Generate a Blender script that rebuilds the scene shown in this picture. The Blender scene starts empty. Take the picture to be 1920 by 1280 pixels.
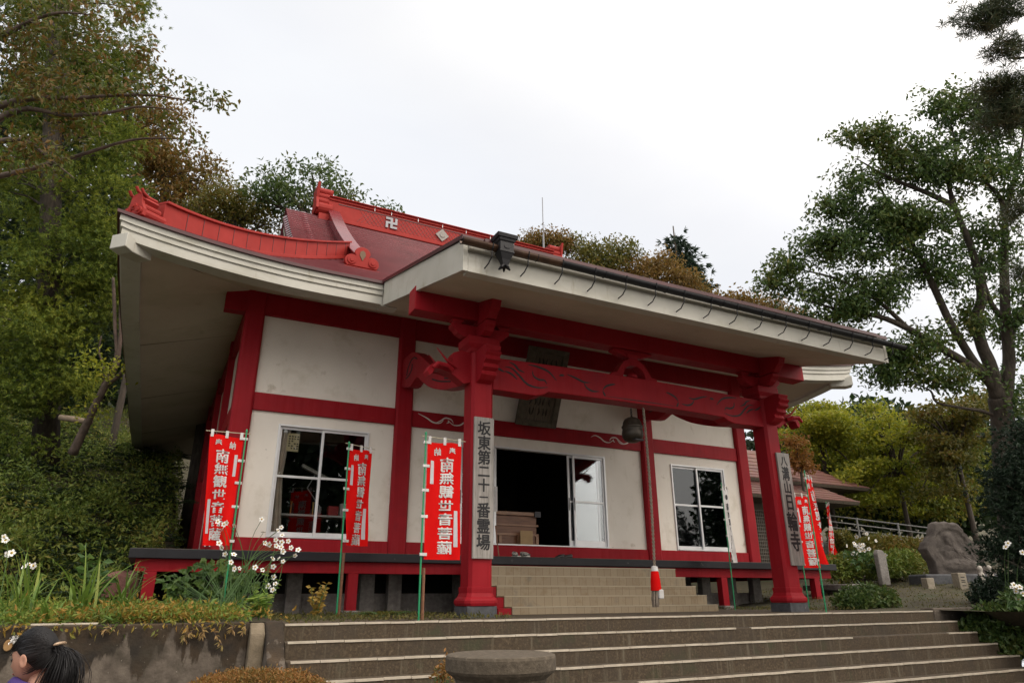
import bpy, math, random
import numpy as np
from mathutils import Vector, Matrix
random.seed(7); rng = np.random.default_rng(11)
S = bpy.context.scene; COL = S.collection
R_ = math.radians
# ------------------------------------------------------------------ camera
F_PX = 1268.5; CAM = np.array([-1.052, -12.955, 0.268]); YAW, PITCH, ROLL = 0.4718, 0.3607, -0.0049
FW = np.array([math.sin(YAW)*math.cos(PITCH), math.cos(YAW)*math.cos(PITCH), math.sin(PITCH)])
_rt = np.array([math.cos(YAW), -math.sin(YAW), 0.]); _up = np.cross(_rt, FW)
RT = math.cos(ROLL)*_rt+math.sin(ROLL)*_up; UP = -math.sin(ROLL)*_rt+math.cos(ROLL)*_up
cam = bpy.data.cameras.new('camera'); co = bpy.data.objects.new('camera', cam); COL.objects.link(co)
cam.sensor_width = 36; cam.lens = F_PX/1920*36; cam.clip_end = 2000; cam.clip_start = .05
M = Matrix([[RT[0], UP[0], -FW[0], CAM[0]], [RT[1], UP[1], -FW[1], CAM[1]], [RT[2], UP[2], -FW[2], CAM[2]], [0, 0, 0, 1]])
co.matrix_world = M; S.camera = co
# ------------------------------------------------------------------ light
SUN_EL, SUN_AZ = R_(50), R_(152)
sd = Vector((math.sin(SUN_AZ)*math.cos(SUN_EL), math.cos(SUN_AZ)*math.cos(SUN_EL), math.sin(SUN_EL)))
sun = bpy.data.lights.new('sun', 'SUN'); sun.energy = .9; sun.angle = R_(14); sun.color = (1, .9, .78)
so = bpy.data.objects.new('sun', sun); COL.objects.link(so); so.rotation_euler = sd.to_track_quat('Z', 'Y').to_euler(); so.location = (5, -20, 20)
W = bpy.data.worlds.new('World'); S.world = W; W.use_nodes = True
nt = W.node_tree; nt.nodes.clear(); N = nt.nodes.new; L = nt.links.new
out = N('ShaderNodeOutputWorld'); bg = N('ShaderNodeBackground'); L(bg.outputs[0], out.inputs[0]); bg.inputs[1].default_value = .1
sky = N('ShaderNodeTexSky'); sky.sky_type = 'NISHITA'; sky.sun_disc = False; sky.sun_elevation = SUN_EL; sky.sun_rotation = SUN_AZ; sky.dust_density = 3
# overcast veil: pale cloud layer, brighter towards the veiled sun
tc = N('ShaderNodeTexCoord'); nz = N('ShaderNodeTexNoise'); nz.inputs['Scale'].default_value = 2.2; nz.inputs['Detail'].default_value = 5
mp = N('ShaderNodeMapping'); mp.inputs['Scale'].default_value = (1, 1, 2.5); L(tc.outputs['Generated'], mp.inputs[0]); L(mp.outputs[0], nz.inputs['Vector'])
rp = N('ShaderNodeValToRGB'); rp.color_ramp.elements[0].position = .3; rp.color_ramp.elements[0].color = (10.7, 10.9, 11.4, 1); rp.color_ramp.elements[1].position = .68; rp.color_ramp.elements[1].color = (11.7, 11.8, 12.0, 1)
L(nz.outputs['Fac'], rp.inputs[0])
dt = N('ShaderNodeVectorMath'); dt.operation = 'DOT_PRODUCT'; dt.inputs[1].default_value = sd; L(tc.outputs['Generated'], dt.inputs[0])
mr = N('ShaderNodeMapRange'); mr.interpolation_type = 'SMOOTHSTEP'; mr.inputs[1].default_value = .15; mr.inputs[2].default_value = 1; mr.inputs[3].default_value = .95; mr.inputs[4].default_value = 2.9; L(dt.outputs['Value'], mr.inputs[0])
ml = N('ShaderNodeMixRGB'); ml.blend_type = 'MULTIPLY'; ml.inputs[0].default_value = 1; wr = N('ShaderNodeValToRGB'); wr.color_ramp.elements[0].position = .1; wr.color_ramp.elements[0].color = (1, 1, 1, 1); wr.color_ramp.elements[1].position = .7; wr.color_ramp.elements[1].color = (1, .91, .8, 1); L(dt.outputs['Value'], wr.inputs[0])
m0 = N('ShaderNodeMixRGB'); m0.blend_type = 'MULTIPLY'; m0.inputs[0].default_value = 1; L(rp.outputs[0], m0.inputs[1]); L(wr.outputs[0], m0.inputs[2]); L(m0.outputs[0], ml.inputs[1]); L(mr.outputs[0], ml.inputs[2])
mx = N('ShaderNodeMixRGB'); mx.inputs[0].default_value = .85; L(sky.outputs[0], mx.inputs[1]); L(ml.outputs[0], mx.inputs[2]); L(mx.outputs[0], bg.inputs[0])
S.view_settings.view_transform = 'Standard'; S.view_settings.look = 'None'; S.view_settings.exposure = 0.0; S.view_settings.gamma = 1
S.cycles.max_bounces = 6; S.cycles.transparent_max_bounces = 8; S.cycles.use_adaptive_sampling = True

# ------------------------------------------------------------------ helpers
def ray(u, v): return RT*(u-960)/F_PX-UP*(v-640)/F_PX+FW
def atD(u, v, D): return CAM+ray(u, v)*D
def atY(u, v, Y): d = ray(u, v); return CAM+d*((Y-CAM[1])/d[1])
def atX(u, v, X): d = ray(u, v); return CAM+d*((X-CAM[0])/d[0])

def tag(o, label=None, cat=None, group=None, kind=None):
    if label: o['label'] = label
    if cat: o['category'] = cat
    if group: o['group'] = group
    if kind: o['kind'] = kind
    return o
def thing(name, label, cat, loc=(0, 0, 0), rz=0, group=None, rot=None):
    o = bpy.data.objects.new(name, None); COL.objects.link(o); o.location = loc
    o.rotation_euler = rot if rot else (0, 0, rz); o.empty_display_size = .2
    return tag(o, label, cat, group)
def origin(p):
    v = np.zeros(3)
    while p is not None: v += np.array(p.location); p = p.parent
    return v
class MB:
    def __init__(s): s.v = []; s.f = []; s.m = []; s.n = 0
    def add(s, verts, faces, mi=0):
        verts = np.asarray(verts, float).reshape(-1, 3); s.v.append(verts)
        for f in faces: s.f.append([i+s.n for i in f]); s.m.append(mi)
        s.n += len(verts); return s
    def box(s, x0, x1, y0, y1, z0, z1, mi=0, rot=None, piv=None):
        v = np.array([[x, y, z] for z in (z0, z1) for y in (y0, y1) for x in (x0, x1)], float)
        if rot is not None:
            c = v.mean(0) if piv is None else np.array(piv); v = (v-c) @ np.array(rot).T+c
        return s.add(v, [(0, 2, 3, 1), (4, 5, 7, 6), (0, 1, 5, 4), (2, 6, 7, 3), (0, 4, 6, 2), (1, 3, 7, 5)], mi)
    def prism(s, poly, d0, d1, axis='y', mi=0):
        """poly: 2-D outline; axis 'y': (x,z) extruded in y, 'x': (y,z) in x, 'z': (x,y) in z"""
        n = len(poly); P = np.array(poly, float); v = np.zeros((2*n, 3))
        ia = {'x': (1, 2, 0), 'y': (0, 2, 1), 'z': (0, 1, 2)}[axis]
        for k, d in ((0, d0), (1, d1)):
            v[k*n:(k+1)*n, ia[0]] = P[:, 0]; v[k*n:(k+1)*n, ia[1]] = P[:, 1]; v[k*n:(k+1)*n, ia[2]] = d
        f = [tuple(range(n)), tuple(range(2*n-1, n-1, -1))]+[(i, n+i, n+(i+1) % n, (i+1) % n) for i in range(n)]
        return s.add(v, f, mi)
    def tube(s, pts, rad, seg=6, mi=0, cap=True):
        P = np.array(pts, float); n = len(P); rad = np.broadcast_to(np.array(rad, float), (n,))
        T = np.gradient(P, axis=0); T /= np.linalg.norm(T, axis=1)[:, None]+1e-12
        a = np.array([0, 0, 1.]) if abs(T[0][2]) < .9 else np.array([1., 0, 0])
        vs = []
        for i in range(n):
            u = a-T[i]*(a@T[i]); u /= np.linalg.norm(u)+1e-12; a = u; w = np.cross(T[i], u)
            th = np.arange(seg)*2*math.pi/seg
            vs.append(P[i]+rad[i]*(np.cos(th)[:, None]*u+np.sin(th)[:, None]*w))
        f = [(i*seg+j, i*seg+(j+1) % seg, (i+1)*seg+(j+1) % seg, (i+1)*seg+j) for i in range(n-1) for j in range(seg)]
        if cap: f += [tuple(range(seg-1, -1, -1)), tuple((n-1)*seg+j for j in range(seg))]
        return s.add(np.concatenate(vs), f, mi)
    def lathe(s, prof, c=(0, 0, 0), seg=24, mi=0, sx=1, sy=1):
        n = len(prof); th = np.arange(seg)*2*math.pi/seg
        v = np.array([[c[0]+r*math.cos(t)*sx, c[1]+r*math.sin(t)*sy, c[2]+z] for r, z in prof for t in th])
        f = [(i*seg+j, i*seg+(j+1) % seg, (i+1)*seg+(j+1) % seg, (i+1)*seg+j) for i in range(n-1) for j in range(seg)]
        f += [tuple(range(seg-1, -1, -1)), tuple((n-1)*seg+j for j in range(seg))]
        return s.add(v, f, mi)
    def cyl(s, a, b, r, seg=16, mi=0): return s.tube([a, b], r, seg, mi)
    def grid(s, G, mi=0):
        G = np.asarray(G, float); a, b = G.shape[:2]
        return s.add(G.reshape(-1, 3), [(i*b+j, i*b+j+1, (i+1)*b+j+1, (i+1)*b+j) for i in range(a-1) for j in range(b-1)], mi)
    def quads(s, V, mi=0):
        V = np.asarray(V, float); n = len(V); s.v.append(V.reshape(-1, 3)); k = s.n
        s.f += (np.arange(n*4).reshape(n, 4)+k).tolist(); s.m += [mi]*n; s.n += n*4; return s
    def build(s, name, mats, parent=None, smooth=False, bevel=0, local=False):
        V = np.concatenate(s.v) if s.v else np.zeros((0, 3))
        if not local and parent is not None: V = V-origin(parent)
        me = bpy.data.meshes.new(name)
        nf = len(s.f); lens = np.fromiter((len(f) for f in s.f), np.int32, nf)
        me.vertices.add(len(V)); me.vertices.foreach_set('co', V.astype(np.float32).ravel())
        me.loops.add(int(lens.sum())); me.loops.foreach_set('vertex_index', np.fromiter((i for f in s.f for i in f), np.int32, int(lens.sum())))
        me.polygons.add(nf); me.polygons.foreach_set('loop_start', np.concatenate([[0], np.cumsum(lens)[:-1]]).astype(np.int32))
        if not isinstance(mats, (list, tuple)): mats = [mats]
        for m in mats: me.materials.append(m)
        me.polygons.foreach_set('material_index', np.array(s.m, np.int32))
        me.polygons.foreach_set('use_smooth', np.full(nf, smooth, bool))
        me.update(calc_edges=True); me.validate()
        o = bpy.data.objects.new(name, me); COL.objects.link(o)
        if parent is not None: o.parent = parent
        if bevel:
            b = o.modifiers.new('edge', 'BEVEL'); b.width = bevel; b.segments = 2; b.limit_method = 'ANGLE'; b.angle_limit = R_(35)
        return o
def rotm(axis, a): return np.array(Matrix.Rotation(a, 3, axis))
def dup(root, loc, label, group=None, rz=None, scale=None):
    r = root.copy(); COL.objects.link(r); r.location = loc; r['label'] = label
    if group: r['group'] = group
    if rz is not None: r.rotation_euler = (0, 0, rz)
    if scale: r.scale = (scale,)*3
    for ch in root.children:
        c = ch.copy(); COL.objects.link(c); c.parent = r
        for g in ch.children:
            d = g.copy(); COL.objects.link(d); d.parent = c
    return r

# ------------------------------------------------------------------ materials
def newmat(name):
    m = bpy.data.materials.new(name); m.use_nodes = True; t = m.node_tree; b = t.nodes['Principled BSDF']; return m, t, b
def ramp(t, stops):
    r = t.nodes.new('ShaderNodeValToRGB'); e = r.color_ramp.elements
    while len(e) < len(stops): e.new(.5)
    for k, (p, c) in enumerate(stops): e[k].position = p; e[k].color = (*c, 1)
    return r
def noise(t, scale, detail=4, rough=.55, stretch=None, dist=0):
    tc = t.nodes.new('ShaderNodeTexCoord'); n = t.nodes.new('ShaderNodeTexNoise'); n.inputs['Scale'].default_value = scale; n.inputs['Detail'].default_value = detail; n.inputs['Roughness'].default_value = rough; n.inputs['Distortion'].default_value = dist
    if stretch:
        mp = t.nodes.new('ShaderNodeMapping'); mp.inputs['Scale'].default_value = stretch; t.links.new(tc.outputs['Object'], mp.inputs[0]); t.links.new(mp.outputs[0], n.inputs['Vector'])
    else: t.links.new(tc.outputs['Object'], n.inputs['Vector'])
    return n
def pm(name, stops, scale=3, rough=.6, bump=0, bscale=None, stretch=None, spec=.5, detail=5, over=None, metal=0, bdist=.02, rvar=0):
    """noise-driven colour; over = (colour, scale, lo, hi, stretch): a second layer of stains"""
    m, t, b = newmat(name); n = noise(t, scale, detail, stretch=stretch); r = ramp(t, stops); t.links.new(n.outputs['Fac'], r.inputs[0]); c = r.outputs[0]
    for ov in (over or []):
        n2 = noise(t, ov[1], 6, .62, ov[4] if len(ov) > 4 else None); mr = t.nodes.new('ShaderNodeMapRange'); mr.inputs[1].default_value = ov[2]; mr.inputs[2].default_value = ov[3]; t.links.new(n2.outputs['Fac'], mr.inputs[0])
        x = t.nodes.new('ShaderNodeMixRGB'); t.links.new(mr.outputs[0], x.inputs[0]); t.links.new(c, x.inputs[1]); x.inputs[2].default_value = (*ov[0], 1); c = x.outputs[0]
    t.links.new(c, b.inputs['Base Color']); b.inputs['Roughness'].default_value = rough; b.inputs['Specular IOR Level'].default_value = spec; b.inputs['Metallic'].default_value = metal
    if rvar:
        n4 = noise(t, 6, 4); mr = t.nodes.new('ShaderNodeMapRange'); mr.inputs[3].default_value = rough-rvar; mr.inputs[4].default_value = rough+rvar; t.links.new(n4.outputs['Fac'], mr.inputs[0]); t.links.new(mr.outputs[0], b.inputs['Roughness'])
    if bump:
        n3 = noise(t, bscale or scale*6, 6, .6, stretch); bp = t.nodes.new('ShaderNodeBump'); bp.inputs['Strength'].default_value = bump; bp.inputs['Distance'].default_value = bdist; t.links.new(n3.outputs['Fac'], bp.inputs['Height']); t.links.new(bp.outputs[0], b.inputs['Normal'])
    return m
def leafmat(name, cols, trans=.35, rough=.5, nscale=.6):
    m, t, b = newmat(name); g = t.nodes.new('ShaderNodeNewGeometry'); n = noise(t, nscale, 3)
    ad = t.nodes.new('ShaderNodeMath'); ad.operation = 'MULTIPLY_ADD'; ad.inputs[1].default_value = .55; t.links.new(g.outputs['Random Per Island'], ad.inputs[0])
    mr = t.nodes.new('ShaderNodeMapRange'); mr.inputs[1].default_value = .3; mr.inputs[2].default_value = .7; mr.inputs[3].default_value = 0; mr.inputs[4].default_value = .45; t.links.new(n.outputs['Fac'], mr.inputs[0]); t.links.new(mr.outputs[0], ad.inputs[2])
    r = ramp(t, [(k/(len(cols)-1), c) for k, c in enumerate(cols)]); t.links.new(ad.outputs[0], r.inputs[0])
    t.links.new(r.outputs[0], b.inputs['Base Color']); b.inputs['Roughness'].default_value = rough; b.inputs['Specular IOR Level'].default_value = .35
    tr = t.nodes.new('ShaderNodeBsdfTranslucent'); t.links.new(r.outputs[0], tr.inputs[0]); mx = t.nodes.new('ShaderNodeMixShader'); mx.inputs[0].default_value = trans
    o = t.nodes['Material Output']; t.links.new(b.outputs[0], mx.inputs[1]); t.links.new(tr.outputs[0], mx.inputs[2]); t.links.new(mx.outputs[0], o.inputs[0])
    return m
def flat(name, c, rough=.6, metal=0, spec=.5): 
    return pm(name, [(.3, tuple(x*.88 for x in c)), (.7, c)], 5, rough, metal=metal, spec=spec)

red = pm('red_paint', [(.3, (.24, .011, .017)), (.7, (.3, .013, .02))], 2.2, .5, bump=.05, bscale=30, spec=.1, over=[((.2, .012, .02), 1.4, .56, .8), ((.42, .04, .035), 9, .66, .85), ((.24, .006, .01), 2.2, .5, .75, (7, 7, .35)), ((.2, .05, .045), 40, .72, .8)], rvar=.1)
redroof = pm('ridge_red', [(.3, (.25, .024, .02)), (.7, (.31, .032, .026))], 2.5, .55, spec=.12, over=[((.33, .035, .03), 2, .58, .8)], rvar=.1)
roofmetal = pm('roof_metal', [(.3, (.13, .02, .027)), (.7, (.18, .03, .038))], 1.1, .24, spec=1.0, over=[((.09, .014, .016), 1.2, .55, .75, (.6, 1.5, 1.5))], rvar=.06)
maroon = pm('roof_edge_maroon', [(.3, (.045, .008, .01)), (.7, (.07, .012, .014))], 3, .4)
plaster = pm('white_plaster', [(.3, (.68, .64, .57)), (.7, (.77, .73, .66))], .9, .75, bump=.12, bscale=50, over=[((.5, .45, .35), 1.3, .55, .8), ((.36, .31, .22), 3.2, .62, .8), ((.14, .12, .08), 9, .72, .8), ((.6, .56, .48), 2.2, .6, .85, (3, 3, .6))], bdist=.006)
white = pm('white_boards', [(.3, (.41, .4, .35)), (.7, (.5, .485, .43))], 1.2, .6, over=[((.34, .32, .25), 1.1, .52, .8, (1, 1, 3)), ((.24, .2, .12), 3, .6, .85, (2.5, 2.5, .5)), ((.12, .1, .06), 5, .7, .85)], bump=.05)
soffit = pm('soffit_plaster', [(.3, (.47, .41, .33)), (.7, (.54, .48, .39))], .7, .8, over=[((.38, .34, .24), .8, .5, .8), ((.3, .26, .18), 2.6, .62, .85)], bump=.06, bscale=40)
black = pm('black_paint', [(.3, (.008, .008, .011)), (.7, (.015, .016, .02))], 3, .5, spec=.3, over=[((.14, .13, .12), 7, .66, .8)])
gutterm = pm('black_gutter', [(.3, (.006, .006, .008)), (.7, (.011, .011, .013))], 3, .45, spec=.3)
copper = pm('old_copper', [(.3, (.035, .02, .014)), (.7, (.09, .045, .025))], 5, .4, over=[((.1, .12, .08), 9, .62, .8)], metal=.4)
alu = pm('aluminium', [(.3, (.6, .61, .62)), (.7, (.7, .71, .72))], 4, .35, metal=.25)
woodgrey = pm('weathered_board', [(.3, (.2, .185, .17)), (.7, (.36, .34, .315))], 5, .75, bump=.25, bscale=14, stretch=(6, 6, .6), over=[((.14, .12, .1), 3, .55, .8, (8, 8, .5))])
darkwood = pm('dark_board', [(.3, (.05, .04, .028)), (.7, (.12, .095, .065))], 6, .8, bump=.4, bscale=14, stretch=(7, 7, .8))
brownwood = pm('brown_wood', [(.3, (.13, .052, .024)), (.7, (.22, .095, .045))], 4, .45, stretch=(1, 5, 6), bump=.05)
ink = flat('black_ink', (.012, .012, .014), .7)
concrete = pm('step_concrete', [(.25, (.036, .024, .014)), (.55, (.066, .046, .026)), (.8, (.15, .11, .068))], 38, .9, bump=.5, bscale=60, over=[((.05, .038, .026), 1.6, .48, .72, (1, 1, .5)), ((.04, .045, .02), 2.6, .58, .78), ((.13, .11, .075), 3, .55, .75, (5, 5, .3))], bdist=.01)
nosing = pm('nosing_tile', [(.3, (.36, .31, .24)), (.7, (.52, .46, .37))], 6, .6, over=[((.3, .26, .2), 5, .58, .8)])
stone = pm('grey_stone', [(.25, (.13, .12, .11)), (.55, (.2, .185, .17)), (.8, (.27, .25, .23))], 14, .9, bump=.6, bscale=40, over=[((.07, .06, .05), 2, .52, .75), ((.3, .29, .24), 9, .64, .8)])
darkstone = pm('plinth_stone', [(.3, (.035, .037, .042)), (.7, (.075, .078, .085))], 12, .7, bump=.2, over=[((.2, .19, .18), 11, .66, .8)])
soil = pm('soil_ground', [(.25, (.03, .024, .014)), (.5, (.05, .042, .02)), (.75, (.035, .045, .016))], 2.5, .95, bump=.8, bscale=18, over=[((.12, .09, .05), 6, .55, .75)])
plaza = pm('plaza_ground', [(.3, (.06, .054, .045)), (.7, (.1, .09, .075))], 8, .95, bump=.5, bscale=40)
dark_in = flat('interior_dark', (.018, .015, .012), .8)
green_pole = flat('green_pole', (.01, .25, .1), .35)
cloth_red = pm('red_cloth', [(.3, (.72, .006, .006)), (.7, (.8, .01, .008))], 4, .8, bump=.1, bscale=80, spec=.1)
cloth_white = pm('white_cloth', [(.35, (.48, .46, .45)), (.7, (.66, .65, .64))], 7, .85)
bark = pm('tree_bark', [(.3, (.035, .028, .022)), (.7, (.085, .068, .052))], 5, .95, bump=.9, bscale=14, stretch=(3, 3, .6), over=[((.11, .12, .09), 2.5, .6, .8)])
barkred = pm('branch_bark', [(.3, (.06, .045, .035)), (.7, (.14, .1, .08))], 6, .9, bump=.5, bscale=20)
# light shines faintly through the banner cloth
_t = cloth_red.node_tree; _b = _t.nodes['Principled BSDF']; _tr = _t.nodes.new('ShaderNodeBsdfTranslucent'); _tr.inputs[0].default_value = (.75, .01, .008, 1); _mx = _t.nodes.new('ShaderNodeMixShader'); _mx.inputs[0].default_value = .3
_t.links.new(_b.outputs[0], _mx.inputs[1]); _t.links.new(_tr.outputs[0], _mx.inputs[2]); _t.links.new(_mx.outputs[0], _t.nodes['Material Output'].inputs[0])
# glass
m, t, b = newmat('window_glass'); glass = m
fr = t.nodes.new('ShaderNodeFresnel'); fr.inputs[0].default_value = 1.6; gl = t.nodes.new('ShaderNodeBsdfGlossy'); gl.inputs['Roughness'].default_value = .015; gl.inputs[0].default_value = (.9, .95, 1, 1)
tp = t.nodes.new('ShaderNodeBsdfTransparent'); tp.inputs[0].default_value = (.93, .94, .94, 1); mx = t.nodes.new('ShaderNodeMixShader')
t.links.new(fr.outputs[0], mx.inputs[0]); t.links.new(tp.outputs[0], mx.inputs[1]); t.links.new(gl.outputs[0], mx.inputs[2]); t.links.new(mx.outputs[0], t.nodes['Material Output'].inputs[0])
# tiled cream steps
def tilemat(name, c1, c2, grout, bw, bh):
    m, t, b = newmat(name); tc = t.nodes.new('ShaderNodeTexCoord'); mp = t.nodes.new('ShaderNodeMapping'); mp.inputs['Rotation'].default_value = (R_(90), 0, 0)
    br = t.nodes.new('ShaderNodeTexBrick'); br.offset = 0; br.inputs['Scale'].default_value = 1; br.inputs['Brick Width'].default_value = bw; br.inputs['Row Height'].default_value = bh; br.inputs['Mortar Size'].default_value = .006; br.inputs['Mortar Smooth'].default_value = .8
    br.inputs['Color1'].default_value = (*c1, 1); br.inputs['Color2'].default_value = (*c2, 1); br.inputs['Mortar'].default_value = (*grout, 1)
    t.links.new(tc.outputs['Object'], mp.inputs[0]); t.links.new(mp.outputs[0], br.inputs[0]); c = br.outputs[0]
    for col, sc, lo, hi in (((.2, .13, .06), 5, .52, .8), ((.14, .12, .09), 2.3, .58, .78)):
        n2 = noise(t, sc, 6, .65); mr = t.nodes.new('ShaderNodeMapRange'); mr.inputs[1].default_value = lo; mr.inputs[2].default_value = hi; t.links.new(n2.outputs['Fac'], mr.inputs[0])
        x = t.nodes.new('ShaderNodeMixRGB'); t.links.new(mr.outputs[0], x.inputs[0]); t.links.new(c, x.inputs[1]); x.inputs[2].default_value = (*col, 1); c = x.outputs[0]
    t.links.new(c, b.inputs['Base Color']); b.inputs['Roughness'].default_value = .6; return m
creamtile = tilemat('cream_tiles', (.26, .2, .125), (.3, .24, .155), (.17, .115, .06), .152, .4)
# mossy retaining wall: dark growth hanging down from the top edge
m, t, b = newmat('mossy_concrete'); mossy = m
n1 = noise(t, 9, 6); r1 = ramp(t, [(.3, (.07, .055, .042)), (.7, (.14, .115, .09))]); t.links.new(n1.outputs['Fac'], r1.inputs[0])
tc = t.nodes.new('ShaderNodeTexCoord'); sp = t.nodes.new('ShaderNodeSeparateXYZ'); t.links.new(tc.outputs['Object'], sp.inputs[0])
n2 = noise(t, 3.2, 7, .6, (1.3, 1, .28)); ad = t.nodes.new('ShaderNodeMath'); ad.operation = 'MULTIPLY_ADD'; ad.inputs[1].default_value = 1.5; t.links.new(n2.outputs['Fac'], ad.inputs[0]); t.links.new(sp.outputs['Z'], ad.inputs[2])
mr = t.nodes.new('ShaderNodeMapRange'); mr.inputs[1].default_value = 1.79; mr.inputs[2].default_value = 1.85; t.links.new(ad.outputs[0], mr.inputs[0])
n3 = noise(t, 4, 5); r3 = ramp(t, [(.35, (.018, .014, .01)), (.7, (.055, .035, .018))]); t.links.new(n3.outputs['Fac'], r3.inputs[0])
x = t.nodes.new('ShaderNodeMixRGB'); t.links.new(mr.outputs[0], x.inputs[0]); t.links.new(r1.outputs[0], x.inputs[1]); t.links.new(r3.outputs[0], x.inputs[2])
n7 = noise(t, 1.6, 7, .68); m7 = t.nodes.new('ShaderNodeMapRange'); m7.inputs[1].default_value = .5; m7.inputs[2].default_value = .66; t.links.new(n7.outputs['Fac'], m7.inputs[0]); x7 = t.nodes.new('ShaderNodeMixRGB'); t.links.new(m7.outputs[0], x7.inputs[0]); t.links.new(x.outputs[0], x7.inputs[1]); x7.inputs[2].default_value = (.035, .028, .018, 1); x = x7
n4 = noise(t, 30, 4); m4 = t.nodes.new('ShaderNodeMapRange'); m4.inputs[1].default_value = .68; m4.inputs[2].default_value = .76; t.links.new(n4.outputs['Fac'], m4.inputs[0]); x2 = t.nodes.new('ShaderNodeMixRGB'); t.links.new(m4.outputs[0], x2.inputs[0]); t.links.new(x.outputs[0], x2.inputs[1]); x2.inputs[2].default_value = (.4, .36, .3, 1)
t.links.new(x2.outputs[0], b.inputs['Base Color']); b.inputs['Roughness'].default_value = .95
bp = t.nodes.new('ShaderNodeBump'); bp.inputs['Strength'].default_value = .5; bp.inputs['Distance'].default_value = .02; n5 = noise(t, 25, 6); t.links.new(n5.outputs['Fac'], bp.inputs['Height']); t.links.new(bp.outputs[0], b.inputs['Normal'])
# ================================================================== TEMPLE HALL
CX = 6.126; XW = 12.252; H = .177; YB = 14.0
C_X = [0, 3.067, 9.185, 12.252]
ZD, ZS, ZM0, ZM1, ZT, ZTT = .975, 1.26, 3.52, 3.855, 5.40, 5.86
T = thing('temple_hall', 'red and white temple hall with a red metal roof and deep porch', 'temple', (0, 0, 0))
def mir(x): return XW-x
# ---- columns
for i, x in enumerate(C_X):
    MB().prism([(x-H, -.05), (x-H+.04, -.09), (x+H-.04, -.09), (x+H, -.05), (x+H, .28), (x-H, .28)], ZD+.002, 6.1, 'z').build('column', red, T, bevel=.006)
for x in (0, XW):
    for y in (3.2, 6.4, 9.6, YB-.15):
        MB().box(x-H, x+H, y-.15, y+.15, ZD+.002, 6.1).build('column', red, T, bevel=.006)
# ---- rails between columns (front and sides)
def rail(z0, z1, name, y0=-.03, y1=.2):
    for a, b_ in ((0, 1), (1, 2), (2, 3)):
        MB().box(C_X[a]+H+.001, C_X[b_]-H-.001, y0, y1, z0, z1).build(name, red, T, bevel=.008)
    for x in (0, XW):
        ys = [.28, 3.05, 3.35, 6.25, 6.55, 9.45, 9.75, YB-.3]
        for k in range(0, 8, 2):
            MB().box(x-.11, x+.11, ys[k]+.001, ys[k+1]-.001, z0, z1).build(name, red, T, bevel=.008)
rail(ZD+.003, ZS, 'sill_rail'); rail(ZM0, ZM1, 'mid_rail')
# head beam runs in front of the columns and sticks out at both ends
MB().box(-.56, XW+.56, -.045, .2, ZT, ZTT).build('head_beam', red, T, bevel=.01)
for x in (0, XW): MB().box(x-.13, x+.13, .25, YB+.5, ZT-.002, ZTT-.003).build('head_beam', red, T, bevel=.01)
# ---- plaster panels with openings
def panel(x0, x1, z0, z1, hole=None, y0=.03, y1=.13):
    m = MB(); g = .002
    x0 -= .02; x1 += .02
    if hole is None: m.box(x0, x1, y0, y1, z0, z1)
    else:
        a, b_, c, d = hole
        m.box(x0, a, y0, y1, z0, z1); m.box(b_, x1, y0, y1, z0, z1)
        if d < z1: m.box(a, b_, y0, y1, d, z1)
        if c > z0+.01: m.box(a, b_, y0, y1, z0, c)
    return m.build('wall_panel', plaster, T)
panel(C_X[0]+H, C_X[1]-H, ZM1, ZT); panel(C_X[1]+H, C_X[2]-H, ZM1, ZT); panel(C_X[2]+H, C_X[3]-H, ZM1, ZT)
WIN1 = (.68, 2.40, 1.27, 3.31); WIN3 = (9.89, 11.6, 1.27, 3.29); DOOR = (4.31, 7.96, 1.262, 3.30)
panel(C_X[0]+H, C_X[1]-H, ZS, ZM0, WIN1); panel(C_X[2]+H, C_X[3]-H, ZS, ZM0, WIN3); panel(C_X[1]+H, C_X[2]-H, ZS, ZM0, DOOR)
for x in (0, XW):
    for y0, y1 in ((.28, 3.05), (3.35, 6.25), (6.55, 9.45), (9.75, YB-.3)):
        for z0, z1 in ((ZS, ZM0), (ZM1, ZT)):
            MB().box(x-.04, x+.04, y0-.01, y1+.01, z0, z1).build('wall_panel', plaster, T)
MB().box(-.1, XW+.1, YB-.05, YB+.05, .3, 6).build('back_wall', plaster, T)
# ---- room inside: floor, ceiling, dark panelled back wall
MB().box(.1, XW-.1, .14, YB-.1, 1.1, 1.255).build('floor', brownwood, T)
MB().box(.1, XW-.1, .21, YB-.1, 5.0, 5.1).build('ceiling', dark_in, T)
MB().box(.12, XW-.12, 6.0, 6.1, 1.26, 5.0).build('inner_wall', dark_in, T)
MB().box(3.4, 3.48, .3, 6, 1.26, 5.0).build('inner_wall', dark_in, T); MB().box(8.8, 8.88, .3, 6, 1.26, 5.0).build('inner_wall', dark_in, T)
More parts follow.
